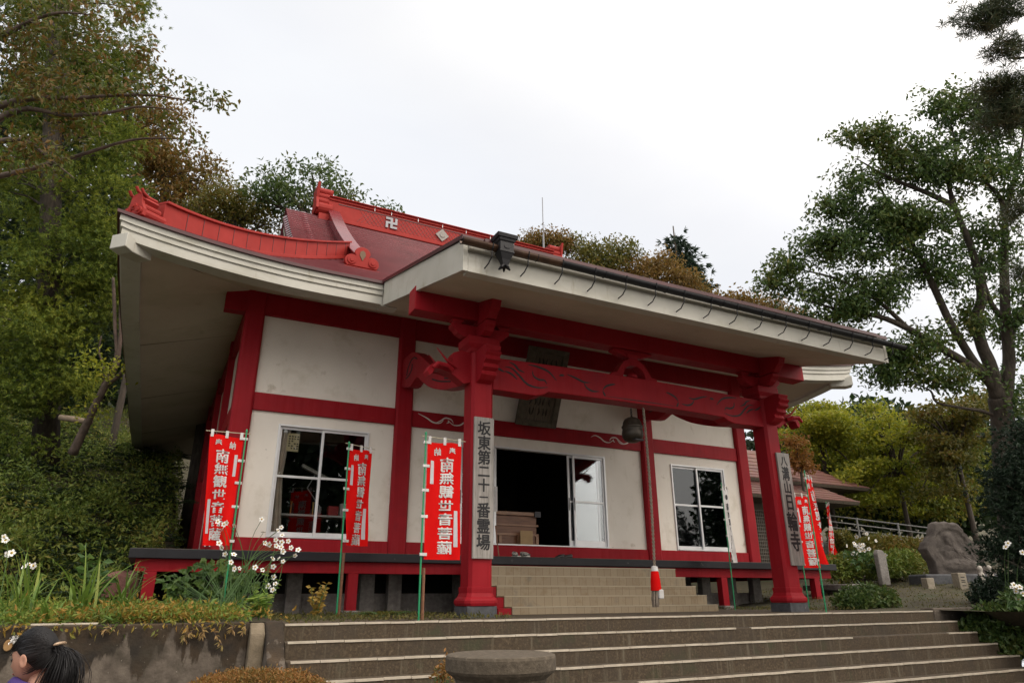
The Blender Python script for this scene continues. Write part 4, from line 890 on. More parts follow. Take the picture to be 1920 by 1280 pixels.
# antenna far behind the ridge
p = atD(1019, 455, 30); an = thing('antenna_mast', 'thin lightning rod rising behind the roof ridge', 'antenna', (p[0], p[1], 4)); q = atD(1019, 365, 30.6)
m = MB(); m.tube([(p[0], p[1], 4), (p[0], p[1], p[2]+.4)], .05, 6); m.tube([(p[0], p[1], p[2]+.4), (p[0], p[1], q[2])], .02, 5); m.build('mast', flat('galvanised', (.2, .2, .21), .5, .5), an)
MB().tube([(p[0]-.12, p[1], p[2]+.9), (p[0]+.12, p[1], p[2]+.9)], .012, 4).build('crosspiece', flat('galvanised_b', (.2, .2, .21), .5, .5), an)
# ================================================================== ANNEX HALL ON THE RIGHT
ax_ = thing('side_hall', 'small dark timber side hall with a brown-red tiled roof beside the temple', 'hall', (19, 6.5, .9))
shing = tilemat('brown_roof_tiles', (.13, .05, .042), (.17, .065, .052), (.03, .016, .014), .55, .32)
p1 = atY(1613, 941, 3.2); X1 = p1[0]; Zl = p1[2]
def hip(x0, x1, y0, y1, z, rise, ins, name, mat, th=.1):
    m = MB(); a = (x0, y0, z), (x1, y0, z), (x1, y1, z), (x0, y1, z); b_ = (x0+ins, y0+ins, z+rise), (x1-ins, y0+ins, z+rise), (x1-ins, y1-ins, z+rise), (x0+ins, y1-ins, z+rise)
    n = 9; rows = []
    for k in range(n):
        q = k/(n-1); w = ins*q; zz = z+rise*(.75*q+.25*q*q)+.0
        rows.append([(x0+w, y0+w, zz), (x1-w, y0+w, zz), (x1-w, y1-w, zz), (x0+w, y1-w, zz)])
        if k < n-1: rows.append([(x+((x0+x1)/2-x)*0, y, zz2+.03) for x, y, zz2 in rows[-1]])
    V = np.array(rows).reshape(-1, 3); R2 = len(rows)
    m.add(V, [(i*4+j, i*4+(j+1) % 4, (i+1)*4+(j+1) % 4, (i+1)*4+j) for i in range(R2-1) for j in range(4)]+[tuple((R2-1)*4+j for j in range(4))])
    m.add([(x0, y0, z), (x1, y0, z), (x1, y1, z), (x0, y1, z), (x0+.05, y0+.05, z-th), (x1-.05, y0+.05, z-th), (x1-.05, y1-.05, z-th), (x0+.05, y1-.05, z-th)], [(0, 4, 5, 1), (1, 5, 6, 2), (2, 6, 7, 3), (3, 7, 4, 0), (4, 7, 6, 5)], 1)
    return m.build(name, [mat, darkwood], ax_)
hip(X1-5.2, X1, 3.2, 8.6, Zl, .95, 1.3, 'pent_roof', shing)
p2 = atY(1631, 914, 3.9); hip(X1-5.0, p2[0], 3.9, 8.2, p2[2]-.02, 1.5, 2.1, 'roof', shing)
wx0, wx1 = X1-4.1, X1-1.2
MB().box(wx0, wx1, 4.4, 7.6, .6, Zl+.3).build('wall', darkwood, ax_)
for x in (wx0, (wx0+wx1)/2, wx1): MB().box(x-.09, x+.09, 4.28, 4.46, .7, Zl+.1).build('post', darkwood, ax_)
m = MB(); lx0, lx1 = wx0+.12, (wx0+wx1)/2-.12
for i in range(15): x = lx0+(lx1-lx0)*i/14; m.box(x-.012, x+.012, 4.33, 4.37, 1.3, 3.0)
for i in range(16): z = 1.3+1.7*i/15; m.box(lx0, lx1, 4.335, 4.365, z-.012, z+.012)
m.build('lattice_door', flat('lattice_pale', (.18, .16, .13), .7), ax_)
# low stone platform, stele, posts, railing
def rough(bm_pts, s): return bm_pts+rng.normal(0, s, bm_pts.shape)
pA, pB = atD(1590, 1096, 16.5), atD(1688, 1096, 16.2)
o = MB().box(pA[0]-.2, pB[0], pA[1]-.1, pA[1]+1.2, pA[2]-.12, pA[2]+.02).box(pA[0]+.1, pB[0]-.35, pA[1]+.1, pA[1]+1.0, hgt(pA[0], pA[1])-.1, pA[2]-.122).build('stone_bench', stone, None, bevel=.02); tag(o, 'low flat stone slab platform behind the right pillar', 'stone')
D = 17.6; c = atD(1785, 1078, D); sc = D/F_PX; fx_ = np.array([RT[0], RT[1], 0]); fx_ /= np.linalg.norm(fx_); fy_ = np.array([-fx_[1], fx_[0], 0])
stl = thing('carved_stele', 'large grey boulder stele carved with a seated figure on the lawn', 'stele', tuple(c))
outl = [(-40, -8), (-44, 20), (-54, 45), (-50, 56), (-34, 70), (-26, 92), (-22, 96), (0, 97), (20, 92), (36, 66), (52, 52), (48, 30), (58, 14), (72, 0), (70, -8)]
n = 48; m = MB(); G = []
import bisect
per = np.array(outl+[outl[0]], float); sl = np.concatenate([[0], np.cumsum(np.linalg.norm(np.diff(per, axis=0), axis=1))]); tt_ = np.linspace(0, sl[-1], 64, endpoint=False); ring = np.stack([np.interp(tt_, sl, per[:, 0]), np.interp(tt_, sl, per[:, 1])], 1)+rng.normal(0, 1.6, (64, 2)); cc = np.array([2, 42])
def relief(a, b_):
    d = .32
    if (a+2)**2+(b_-52)**2 < 30**2: d -= .03
    if ((a+4)/10)**2+((b_-64)/12)**2 < 1: d += .06*(1-((a+4)/10)**2-((b_-64)/12)**2)**.5
    if ((a+2)/18)**2+((b_-38)/18)**2 < 1: d += .05*(1-((a+2)/18)**2-((b_-38)/18)**2)**.5
    if ((a-6)/34)**2+((b_-16)/11)**2 < 1: d += .06*(1-((a-6)/34)**2-((b_-16)/11)**2)**.5
    return d
rows = []
for f_, dep in ((1, -.0), (1, .2)): rows.append([c+fx_*(a*sc)+np.array([0, 0, b_*sc])-fy_*dep for a, b_ in ring])
for f_ in np.linspace(.94, .02, 22):
    r = []
    for a, b_ in ring:
        q = cc+(np.array([a, b_])-cc)*f_; r.append(c+fx_*(q[0]*sc)+np.array([0, 0, q[1]*sc])-fy_*(relief(*q)+rng.normal(0, .005)))
    rows.append(r)
V = np.array(rows).reshape(-1, 3); k = 64; nr = len(rows)
m.add(V, [(i*k+j, i*k+(j+1) % k, (i+1)*k+(j+1) % k, (i+1)*k+j) for i in range(nr-1) for j in range(k)]+[tuple(range(k))]); m.build('boulder', pm('stele_stone', [(.3, (.06, .05, .044)), (.7, (.11, .094, .082))], 7, .9, bump=.5, bscale=30, over=[((.035, .03, .025), 2.2, .54, .75)]), stl, smooth=True)
b0 = c-np.array([0, 0, .1]); MB().box(-1.0, 1.2, -.55, .3, -.35, .02).build('base_stone', darkstone, stl, local=True, bevel=.04).rotation_euler = (0, 0, math.atan2(fx_[1], fx_[0]))
for i, (u, v, w, hh, lab) in enumerate(((1744, 1111, .2, .34, 'small square stone post at the left foot of the carved stele'), (1804, 1108, .22, .42, 'square stone post with cut marks at the right foot of the carved stele'))):
    p = atD(u, v, 16.2); t_ = thing('stone_post', lab, 'post', tuple(p), rz=R_(-18), group='stone posts before the stele'); m = MB(); m.prism([(-w/2, -w/2), (w/2, -w/2), (w/2, w/2), (-w/2, w/2)], -.2, hh, 'z'); m.build('shaft', pm('pale_stone', [(.3, (.22, .19, .14)), (.7, (.32, .28, .22))], 12, .9, bump=.4), t_, local=True, bevel=.015)
    if i:
        m = MB(); [m.box(-.05, .05, -w/2-.004, -w/2+.004, z, z+.018) for z in (.31, .24, .2, .12)]; m.build('cut_marks', ink, t_, local=True)
# two small pale jizo figures
for i, (u, v, hh) in enumerate(((1844, 1095, .42), (1860, 1089, .36))):
    p = atD(u, v, 16.0); o = MB().lathe([(.06, 0), (.075, .05), (.07, .15), (.06, .24), (.035, .27), (.05, .3), (.058, .34), (.045, .39), (.01, .41)], (0, 0, 0), 12).build('stone_figure', pm('pale_figure', [(.3, (.35, .32, .28)), (.7, (.45, .42, .37))], 9, .9), None, smooth=True, local=True); o.location = p; o.scale = (1, 1, hh/.41); tag(o, ('slightly taller' if i == 0 else 'shorter')+' pale stone figure beside the carved stele', 'statue', 'pale stone figures by the stele')
p = atD(1657, 1082, 17.8); t_ = thing('stone_marker', 'upright grey stone marker among the white flowers on the right', 'marker', tuple(p)); MB().prism([(-.16, -.2), (.16, -.2), (.17, .55), (.08, .68), (-.1, .7), (-.17, .6)], -.07, .07, 'y').build('slab', stone, t_, local=True, bevel=.03)
p = atY(238, 1088, .6); m = MB(); V = []
for k_, (r_, z_) in enumerate(((.3, -.25), (.33, -.05), (.3, .08), (.2, .14), (.02, .15))):
    for a_ in np.linspace(0, 6.283, 12, endpoint=False): V.append((r_*math.cos(a_)*(1.1+.12*math.sin(3*a_)), r_*math.sin(a_), z_+.02*math.sin(a_*5)))
m.add(V, [(k_*12+i, k_*12+(i+1) % 12, (k_+1)*12+(i+1) % 12, (k_+1)*12+i) for k_ in range(4) for i in range(12)]); o = m.build('reddish_rock', pm('reddish_stone', [(.3, (.12, .05, .04)), (.7, (.22, .1, .08))], 9, .9, bump=.5), None, local=True, bevel=.01); o.location = p; tag(o, 'reddish flat rock on the slope left of the veranda corner post', 'rock')
a_, b_ = atY(397, 985, -.5), atY(384, 1024, -.55); o = MB().tube([a_, b_], .012, 6).tube([a_+np.array([.02, 0, .02]), b_+np.array([.07, 0, 0])], .01, 6).build('leaning_poles', flat('pole_grey', (.45, .45, .46), .4), None); tag(o, 'two thin grey poles leaning against the left corner column', 'pole')
rl = thing('pipe_railing', 'pale metal pipe railing running along the slope behind the flowers', 'railing', tuple(atD(1650, 1000, 26)))
railm = flat('railing_paint', (.26, .26, .25), .5)
A, B = atD(1555, 966, 25), atD(1765, 992, 24); dz = np.array([0, 0, 1.])
for k in range(3): MB().tube([A-dz*.21*k, B-dz*.21*k], .024, 8).build('rail', railm, rl)
for q in (.0, .25, .62, 1.0):
    p = A+(B-A)*q; MB().tube([p+dz*.04, p-dz*1.3], .035, 8).build('post', railm, rl)
# ================================================================== STONE BASIN PEDESTAL IN FRONT
D = 4.15; c = atD(939, 1224, D); r = 103*D/F_PX; bs = thing('stone_pedestal', 'round grey stone pedestal with a wide flat top before the stairs', 'pedestal', (c[0], c[1], -1.35))
pst = pm('pedestal_stone', [(.25, (.05, .038, .026)), (.55, (.085, .067, .046)), (.8, (.15, .12, .09))], 30, .92, bump=.6, bscale=70, over=[((.09, .075, .055), 4, .55, .8), ((.4, .37, .32), 26, .7, .8)], bdist=.008)
MB().lathe([(r*.3, -.004), (r*.94, -.001), (r*.985, -.006), (r, -.02), (r*1.0, -.085), (r*.97, -.1), (r*.83, -.135), (r*.82, -.15)], (c[0], c[1], c[2]), 64).build('top_slab', pst, bs, smooth=False)
MB().lathe([(r*.9, -1.35-c[2]-.05), (r*.86, -.9), (r*.825, -.2), (r*.81, -.152)], (c[0], c[1], c[2]), 48).build('stem', pst, bs, smooth=True)
# ================================================================== VEGETATION
def unit(v): return v/(np.linalg.norm(v, axis=-1, keepdims=True)+1e-9)
def leaf_quads(P, d, L, W, nj=.8, up=.5, fold=.12):
    n = len(P); d = unit(d); nn = unit(rng.normal(0, nj, (n, 3))+np.array([0, 0, up])); s = unit(np.cross(d, nn)); nn = np.cross(s, d)
    L = np.broadcast_to(L, (n,))[:, None]; W = np.broadcast_to(W, (n,))[:, None]
    mid = P+d*L*.45; return np.stack([P, mid+s*W*.5+nn*W*fold, P+d*L-nn*L*.12, mid-s*W*.5+nn*W*fold], 1)
def ball(n): return unit(rng.normal(0, 1, (n, 3)))*(rng.random((n, 1))**.55)
def blob_pts(blobs, n, shell=.45):
    w = np.array([b[3]*b[4] for b in blobs], float); w /= w.sum(); out = []
    for b, k in zip(blobs, rng.multinomial(n, w)):
        u, v, D, ru, rv = b[:5]; c = atD(u, v, D); sc = D/F_PX; rd = b[5] if len(b) > 5 else (ru+rv)*.5*sc
        q = unit(rng.normal(0, 1, (k, 3)))*(rng.random((k, 1))**shell)
        out.append(c+q[:, :1]*RT*ru*sc+q[:, 1:2]*UP*rv*sc+q[:, 2:]*FW*rd)
    return np.concatenate(out)
def grow(m, limbs, cl, r0=.02, sag=.15, seg=3, maxr=.06):
    """ties every leaf cluster to the nearest limb with a thin curved branch"""
    nodes = []
    for pts, rad in limbs:
        P = np.array(pts); 
        for i in range(len(P)-1): nodes += [P[i]+(P[i+1]-P[i])*q for q in np.linspace(0, 1, 5)[:-1]]
        nodes.append(P[-1])
    nodes = np.array(nodes); d0 = np.array([np.min(np.linalg.norm(nodes-c, axis=1)) for c in cl])
    for i in np.argsort(d0):
        c = cl[i]; dd = np.linalg.norm(nodes-c, axis=1); k = int(np.argmin(dd)); a = nodes[k]; l = dd[k]
        if l < .05: continue
        mid = (a+c)/2+np.array([0, 0, sag*l])+rng.normal(0, .06*l, 3); q1 = (a+mid)/2+rng.normal(0, .03*l, 3)
        r = min(maxr, r0*(.5+l*.5)); m.tube([a, q1, mid, c], [r, r*.8, r*.6, r*.3], seg, cap=False); nodes = np.vstack([nodes, q1, mid, (mid+c)/2, c])
def pix(D, *uv): return [atD(u, v, D if not callable(D) else D(u, v)) for u, v in uv]
def tree(name, label, cat, group, limbs, blobs, ncl, per, L, W, lm, crad=.45, droop=-.3, bk=None, r0=.02, shell=.45, sag=.15, flatz=.7, maxr=.06, seg=3, horiz=0.):
    base = np.array(limbs[0][0][0]); r = thing(name, label, cat, tuple(base), group=group); m = MB()
    for pts, rad in limbs:
        P = np.array(spl(pts, 4*len(pts))) if len(pts) > 2 else np.array(pts); m.tube(P, np.interp(np.linspace(0, 1, len(P)), np.linspace(0, 1, len(rad)), rad), 9 if max(rad) > .1 else 6)
    cl = blob_pts(blobs, ncl, shell); grow(m, limbs, cl, r0, sag, seg, maxr)
    m.build('trunk', bk or bark, r, smooth=True)
    P = np.repeat(cl, per, 0)+ball(len(cl)*per)*crad*1.55*np.array([1, 1, flatz])
    d = unit(rng.normal(0, 1, P.shape)); d[:, 2] = d[:, 2]*(1-horiz)+droop; s = rng.uniform(.7, 1.25, len(P))
    MB().quads(leaf_quads(P, d, L*s, W*s)).build('crown', lm, r)
    return r
def trunk_to(p, r, lean=(0, 0), h=None):
    g = hgt(p[0], p[1]); b = np.array([p[0]+lean[0], p[1]+lean[1], g-.2]); return ([b, b*.5+np.array(p)*.5, np.array(p)], [r, r*.85, r*.7])
def conifer(name, label, group, base, top, blobs, ncl, tufts, blades, L, W, lm, crad=.5, r=.3, up=-.2, outw=.7):
    rt_ = thing(name, label, 'tree', tuple(base), group=group); m = MB(); base = np.array(base); top = np.array(top); m.tube([base, (base+top)/2, top], [r, r*.7, r*.15], 9)
    cl = blob_pts(blobs, ncl, .4); ax = top-base; al = ax/np.linalg.norm(ax)
    for c in cl[::3]:
        t = np.clip((c-base)@al-.6, .5, np.linalg.norm(ax)); a = base+al*t; m.tube([a, (a+c)/2+np.array([0, 0, .15]), c], [.05, .03, .012], 4, cap=False)
    m.build('trunk', bark, rt_, smooth=True)
    T_ = np.repeat(cl, tufts, 0)+rng.normal(0, crad, (len(cl)*tufts, 3))*np.array([1, 1, .6]); P = np.repeat(T_, blades, 0); cen = base+np.outer((P-base)@al, al); o = unit(P-cen)
    td = np.repeat(unit(rng.normal(0, 1, T_.shape)), blades, 0)
    d = o*outw+td*.6+rng.normal(0, .45, P.shape); d[:, 2] += up; s = rng.uniform(.6, 1.2, len(P))
    MB().quads(leaf_quads(P, d, L*s, W, 1, .2, .05)).build('crown', lm, rt_); return rt_
G_cedar = leafmat('cedar_leaf', [(.02, .045, .01), (.08, .13, .016), (.19, .235, .026), (.35, .34, .04)], .25, .6, .45)
G_dark = leafmat('dark_leaf', [(.01, .022, .008), (.022, .045, .012), (.04, .07, .016)], .25, .5, .5)
G_cherry = leafmat('cherry_leaf', [(.04, .065, .014), (.075, .105, .018), (.12, .125, .022), (.19, .1, .026), (.1, .12, .025)], .4, .45, .8)
G_brown = leafmat('brown_leaf', [(.08, .09, .016), (.14, .105, .02), (.2, .1, .022), (.1, .13, .02)], .4, .5, .35)
G_olive = leafmat('olive_leaf', [(.045, .06, .012), (.09, .1, .018), (.16, .14, .025), (.18, .09, .02)], .4, .5, .4)
G_mid = leafmat('mid_leaf', [(.03, .06, .02), (.055, .1, .025), (.09, .13, .03), (.14, .12, .03)], .35, .45, .6)
G_big = leafmat('big_tree_leaf', [(.03, .065, .02), (.055, .105, .025), (.1, .145, .03), (.17, .14, .03)], .3, .45, .5)
G_yel = leafmat('yellow_green_leaf', [(.09, .14, .016), (.2, .24, .022), (.33, .33, .03), (.42, .36, .04)], .45, .5, .35)
G_orange = leafmat('orange_leaf', [(.16, .09, .02), (.3, .13, .03), (.2, .16, .03)], .4, .5, .5)
G_fir = leafmat('fir_needle', [(.008, .02, .012), (.016, .036, .018), (.03, .055, .024)], .15, .5, .8)
G_pine = leafmat('pine_needle', [(.025, .045, .022), (.045, .07, .028), (.1, .075, .03)], .2, .5, .8)
G_under = leafmat('undergrowth_leaf', [(.05, .085, .016), (.11, .165, .025), (.18, .21, .035), (.24, .16, .04)], .25, .55, .5)
G_cover = leafmat('bed_leaf', [(.06, .1, .02), (.12, .16, .03), (.28, .2, .035), (.36, .2, .04), (.2, .2, .04)], .35, .5, .9)
G_bedgreen = leafmat('bed_green', [(.06, .13, .025), (.12, .2, .035), (.2, .25, .04), (.34, .27, .05)], .35, .5, 1.2)
G_straps = leafmat('strap_leaf', [(.08, .16, .03), (.16, .25, .04), (.3, .3, .07)], .35, .45, 1)
G_broad = leafmat('broad_leaf', [(.035, .08, .022), (.06, .12, .028), (.11, .17, .035)], .3, .4, 1)
G_azalea = leafmat('azalea_leaf', [(.1, .09, .02), (.2, .12, .03), (.3, .13, .035), (.12, .13, .03)], .3, .5, 1.5)
# ---- left: cedars, cherry, slim leaning tree
b0 = atD(95, 860, 19); 
conifer('cedar_tree', 'towering light green cedar with drooping sprays left of the hall', 'tall trees on the left slope', (b0[0], b0[1], hgt(b0[0], b0[1])-.3), tuple(atD(110, -330, 20)),
        [(110, -80, 20.5, 120, 110), (120, 60, 20, 110, 100), (165, 180, 20.5, 80, 90), (250, 20, 20.6, 45, 60), (215, 110, 20.6, 45, 60), (225, 260, 20.6, 35, 60), (120, 230, 19.5, 110, 90), (100, 360, 19.5, 130, 90), (190, 330, 20.5, 55, 70), (110, 480, 19, 120, 90), (185, 470, 19.5, 50, 90), (60, 600, 18, 110, 80), (175, 570, 19, 45, 50), (70, 700, 17.5, 90, 70), (30, 790, 17, 70, 60)], 270, 72, 13, .13, .02, G_cedar, .31, .35, -.35)
b1 = atD(-70, 800, 27)
conifer('cedar_tree', 'darker cedar standing behind the tall light green cedar at the left edge', 'tall trees on the left slope', (b1[0], b1[1], hgt(b1[0], b1[1])-.3), tuple(atD(-10, -260, 29)),
        [(20, 20, 28, 110, 120), (10, 220, 28, 120, 140), (80, 420, 28, 150, 130), (60, 620, 28, 170, 130), (200, 640, 28, 70, 120), (190, 230, 28, 60, 160), (60, 780, 27, 120, 90)], 210, 20, 10, .36, .06, G_dark, .6, .4)
tp = atD(-170, 360, 13); lt = trunk_to(tp, .2)
D13 = 13
limbs = [lt, (pix(D13, (-170, 360), (-60, 230), (40, 188), (140, 184), (270, 178), (370, 192)), [.1, .08, .06, .04, .025, .01]), (pix(D13, (-170, 360), (-40, 250), (40, 205), (120, 216), (200, 212), (262, 200), (330, 207)), [.09, .07, .05, .04, .03, .02, .008]),
         (pix(12.6, (-170, 360), (-100, 150), (20, 60), (100, 26), (170, 28)), [.1, .08, .05, .03, .01]), (pix(12.6, (-170, 360), (-40, 280), (40, 262), (95, 300), (140, 335)), [.08, .06, .04, .02, .008]), (pix(13.5, (-170, 360), (0, 330), (120, 300), (250, 262), (350, 262)), [.07, .06, .04, .025, .01])]
tree('cherry_tree', 'cherry tree with rusty thinning leaves reaching branches in over the hall roof', 'tree', None, limbs,
     [(325, 152, D13, 45, 18), (385, 185, D13, 45, 18), (420, 200, D13, 18, 12), (270, 110, D13, 40, 40), (150, 50, D13, 120, 50), (50, 60, 12.8, 90, 80), (80, 190, 12.8, 110, 50), (230, 175, D13, 70, 35), (70, 290, 12.6, 80, 40), (310, 225, 13.3, 40, 18), (360, 262, 13.5, 40, 14), (245, 25, D13, 30, 14), (180, 250, 13.4, 80, 40), (100, 130, 13, 110, 50)], 270, 17, .125, .055, G_cherry, .18, -.55, barkred, .012, .5, .1, maxr=.025)
lean = thing('leaning_tree', 'slim bare leaning trunk forking in front of the dark slope', 'tree', tuple(atD(142, 840, 16.5)))
m = MB(); Dl = 16.5
for pts, rad in ((pix(Dl, (136, 850), (160, 800), (186, 745), (210, 700), (221, 676)), [.12, .1, .09, .08, .06]), (pix(Dl, (212, 696), (219, 660), (216, 620), (214, 560), (212, 520)), [.05, .045, .04, .04, .03]), (pix(Dl, (221, 676), (226, 630), (226, 590), (227, 540)), [.05, .045, .04, .035]), (pix(Dl, (198, 722), (222, 705), (240, 680), (262, 650)), [.06, .05, .045, .04]), (pix(Dl, (180, 750), (196, 700), (186, 660), (190, 630)), [.015, .02, .02, .015])):
    m.tube(spl(pts, 16), np.interp(np.linspace(0, 1, 16), np.linspace(0, 1, len(rad)), rad), 8)
m.build('trunk', barkred, lean, smooth=True)
cl = blob_pts([(180, 690, 16, 40, 30), (170, 760, 16, 40, 16), (230, 700, 16.3, 16, 40)], 20); P = np.repeat(cl, 16, 0)+rng.normal(0, .14, (320, 3)); MB().quads(leaf_quads(P, rng.normal(0, 1, P.shape), .12, .06)).build('crown', G_yel, lean)
o = MB().tube(pix(16.8, (112, 782), (140, 786), (172, 792)), [.07, .08, .06], 8).build('fallen_log', pm('pale_log', [(.3, (.16, .12, .08)), (.7, (.28, .22, .16))], 8, .9), None, smooth=True); tag(o, 'pale fallen log lying on the slope behind the leaning trunk', 'log')
def plates(blobs, k=8):
    out = []
    for b in blobs:
        for _ in range(k):
            a = rng.uniform(0, 6.28); q = math.sqrt(rng.random()); out.append((b[0]+b[3]*q*math.cos(a), b[1]+b[4]*q*math.sin(a)*1.1, b[2]+rng.uniform(-1.2, 1.2), b[3]*rng.uniform(.3, .6), b[4]*rng.uniform(.2, .45)))
    return out
def simple(name, label, group, blobs, ncl, per, L, W, lm, r=.22, crad=.5, trunkuv=None, **k):
    u, v, D = trunkuv or (np.mean([b[0] for b in blobs]), np.mean([b[1] for b in blobs]), np.mean([b[2] for b in blobs])); p = atD(u, v, D); lt = trunk_to(p, r)
    limbs = [lt]
    for b in blobs: c = atD(b[0], b[1], b[2]); a = lt[0][1]*.25+lt[0][2]*.75; limbs.append(([a, (a+c)/2+np.array([0, 0, .3]), c], [r*.55, r*.35, r*.12]))
    return tree(name, label, 'tree', group, limbs, blobs, ncl, per, L, W, lm, crad, **k)
gb = 'trees behind the hall'
simple('autumn_tree', 'rusty brown autumn tree behind the left roof corner', gb, [(290, 300, 27, 60, 55), (350, 320, 27, 60, 55), (320, 390, 27, 90, 50), (395, 340, 27.5, 35, 45), (300, 220, 27.5, 45, 40), (260, 250, 28, 50, 60)], 230, 42, .17, .085, G_brown, crad=.42, r=.12)
simple('olive_tree_behind', 'olive green tree fading to yellow right of the rusty tree', gb, [(420, 380, 26, 60, 38), (470, 395, 26, 60, 30), (380, 410, 26, 60, 30), (500, 420, 26, 50, 25)], 130, 42, .15, .075, G_olive, crad=.38)['label']
simple('broadleaf_tree', 'green broadleaf tree showing above the ridge ornament', gb, [(520, 345, 25.5, 60, 40), (585, 325, 25.5, 50, 30), (640, 362, 25.5, 55, 25), (705, 388, 25.5, 45, 13), (480, 370, 25.5, 45, 35), (560, 380, 25.5, 80, 30), (735, 398, 26, 25, 7)], 135, 26, .19, .08, G_mid, crad=.36)
fm = MB(); P = blob_pts([(140, 420, 36, 260, 220), (330, 620, 38, 260, 200), (60, 700, 34, 220, 140), (330, 450, 38, 130, 60)], 16000, .6); fm.quads(leaf_quads(P, rng.normal(0, 1, P.shape), .55, .3)); fo = fm.build('forest_left', G_dark); fo['kind'] = 'stuff'; fo.name = 'forest'
gh = 'hill trees right of the ridge'
simple('hill_tree', 'thin brownish hill tree around the lightning rod', gh, [(1010, 450, 42, 32, 16), (1050, 455, 42, 30, 20), (985, 462, 42, 25, 10)], 90, 40, .2, .1, G_brown, crad=.5)
simple('hill_tree', 'wide brown-green hill tree in the middle behind the porch roof', gh, [(1110, 468, 42, 55, 28), (1165, 480, 42, 40, 25), (1100, 500, 42, 80, 30)], 130, 44, .22, .11, G_olive, crad=.5)
simple('hill_tree', 'orange-brown hill tree left of the dark conifer', gh, [(1225, 500, 42, 50, 28), (1275, 530, 42, 40, 25), (1190, 520, 42, 60, 30), (1300, 555, 42, 40, 20)], 140, 44, .22, .11, leafmat('hill_orange', [(.1, .085, .02), (.16, .11, .025), (.22, .12, .03), (.12, .12, .02)], .4, .5, .3), crad=.5)
simple('hill_tree', 'low brownish hill tree between the conifer and the big tree', gh, [(1370, 562, 44, 45, 14), (1430, 575, 44, 50, 20), (1340, 575, 44, 40, 16), (1480, 600, 44, 60, 20)], 120, 40, .24, .12, G_brown, crad=.5)
bt = atD(1285, 600, 52)
conifer('hill_conifer', 'dark pointed conifer rising above the orange-brown hill tree', None, (bt[0], bt[1], hgt(bt[0], bt[1])), tuple(atD(1262, 424, 52)), [(1263, 442, 52, 6, 14), (1268, 465, 52, 14, 16), (1275, 490, 52, 20, 18), (1285, 512, 52, 26, 18), (1290, 540, 52, 30, 20)], 60, 14, 9, .5, .12, G_fir, .45, .3)
# ---- the big tree on the right
D2 = 22; q = lambda *uv: pix(D2, *uv); bs_ = atD(1892, 1010, D2)
limbs = [([np.array([bs_[0], bs_[1], hgt(bs_[0], bs_[1])-.3])]+q((1888, 900), (1882, 800), (1874, 745)), [.42, .36, .34, .33]),
 (q((1874, 750), (1858, 718), (1836, 697), (1785, 664), (1745, 641), (1703, 616), (1647, 593), (1577, 582), (1530, 568), (1480, 560)), [.2, .17, .15, .13, .12, .1, .08, .05, .03, .012]),
 (q((1872, 748), (1857, 685), (1841, 647), (1830, 596), (1841, 557), (1825, 477), (1790, 387), (1779, 337), (1793, 290), (1780, 220)), [.25, .2, .18, .17, .15, .11, .085, .06, .04, .012]),
 (q((1848, 700), (1824, 675), (1782, 605), (1757, 551), (1721, 477), (1685, 420), (1660, 370), (1630, 310)), [.14, .13, .12, .11, .09, .065, .04, .012]),
 (q((1882, 760), (1890, 700), (1892, 667), (1886, 596), (1883, 495), (1883, 395), (1858, 351), (1815, 330)), [.24, .2, .18, .16, .13, .09, .06, .02]),
 (q((1883, 410), (1900, 340), (1915, 280), (1925, 200)), [.08, .06, .04, .015]), (q((1886, 600), (1858, 568), (1840, 500), (1850, 440)), [.09, .08, .05, .02]),
 (q((1868, 780), (1840, 770), (1807, 765), (1757, 754), (1743, 731), (1700, 715)), [.07, .06, .05, .04, .03, .01]), (q((1790, 387), (1739, 362), (1667, 333), (1610, 300)), [.1, .08, .05, .015]), (q((1779, 337), (1739, 298), (1690, 260)), [.07, .05, .015]),
 (q((1721, 477), (1660, 460), (1580, 450)), [.08, .05, .015]), (q((1745, 641), (1700, 648), (1650, 640), (1600, 650)), [.07, .05, .03, .01]), (q((1892, 640), (1912, 590), (1940, 540)), [.1, .08, .04]), (q((1703, 616), (1640, 560), (1560, 520), (1470, 500)), [.08, .06, .04, .012]), (q((1785, 664), (1740, 690), (1690, 700)), [.04, .03, .01])]
tree('big_tree', 'huge spreading green tree with dark limbs against the sky on the right', 'tree', None, limbs,
 [(1770, 195, D2, 50, 40), (1850, 215, D2, 70, 60), (1640, 262, D2, 50, 34), (1590, 250, D2, 25, 18), (1690, 300, D2, 80, 50), (1600, 340, D2, 45, 32), (1780, 310, D2, 90, 60), (1560, 392, D2, 35, 28), (1640, 400, D2, 80, 48), (1890, 320, D2, 60, 70), (1530, 450, D2, 48, 28), (1480, 495, D2, 42, 24), (1600, 470, D2, 90, 45), (1710, 430, D2, 80, 60), (1445, 530, D2, 28, 18), (1520, 545, D2, 70, 28), (1640, 545, D2, 90, 36), (1760, 510, D2, 70, 50), (1860, 450, D2, 60, 70), (1700, 665, D2, 55, 26), (1660, 705, D2, 40, 20), (1750, 715, D2, 50, 22), (1905, 600, D2, 35, 90), (1830, 590, D2, 35, 45), (1560, 590, D2, 50, 16), (1620, 635, D2, 40, 14), (1500, 590, D2, 45, 14), (1600, 575, D2, 60, 30), (1680, 690, D2, 80, 24), (1740, 640, D2, 60, 34), (1650, 655, D2, 60, 24), (1800, 700, D2, 50, 34), (1570, 640, D2, 40, 16), (1905, 740, D2, 30, 60)],
 900, 48, .17, .075, G_big, .31, -.35, None, .018, .5, .12, maxr=.05)
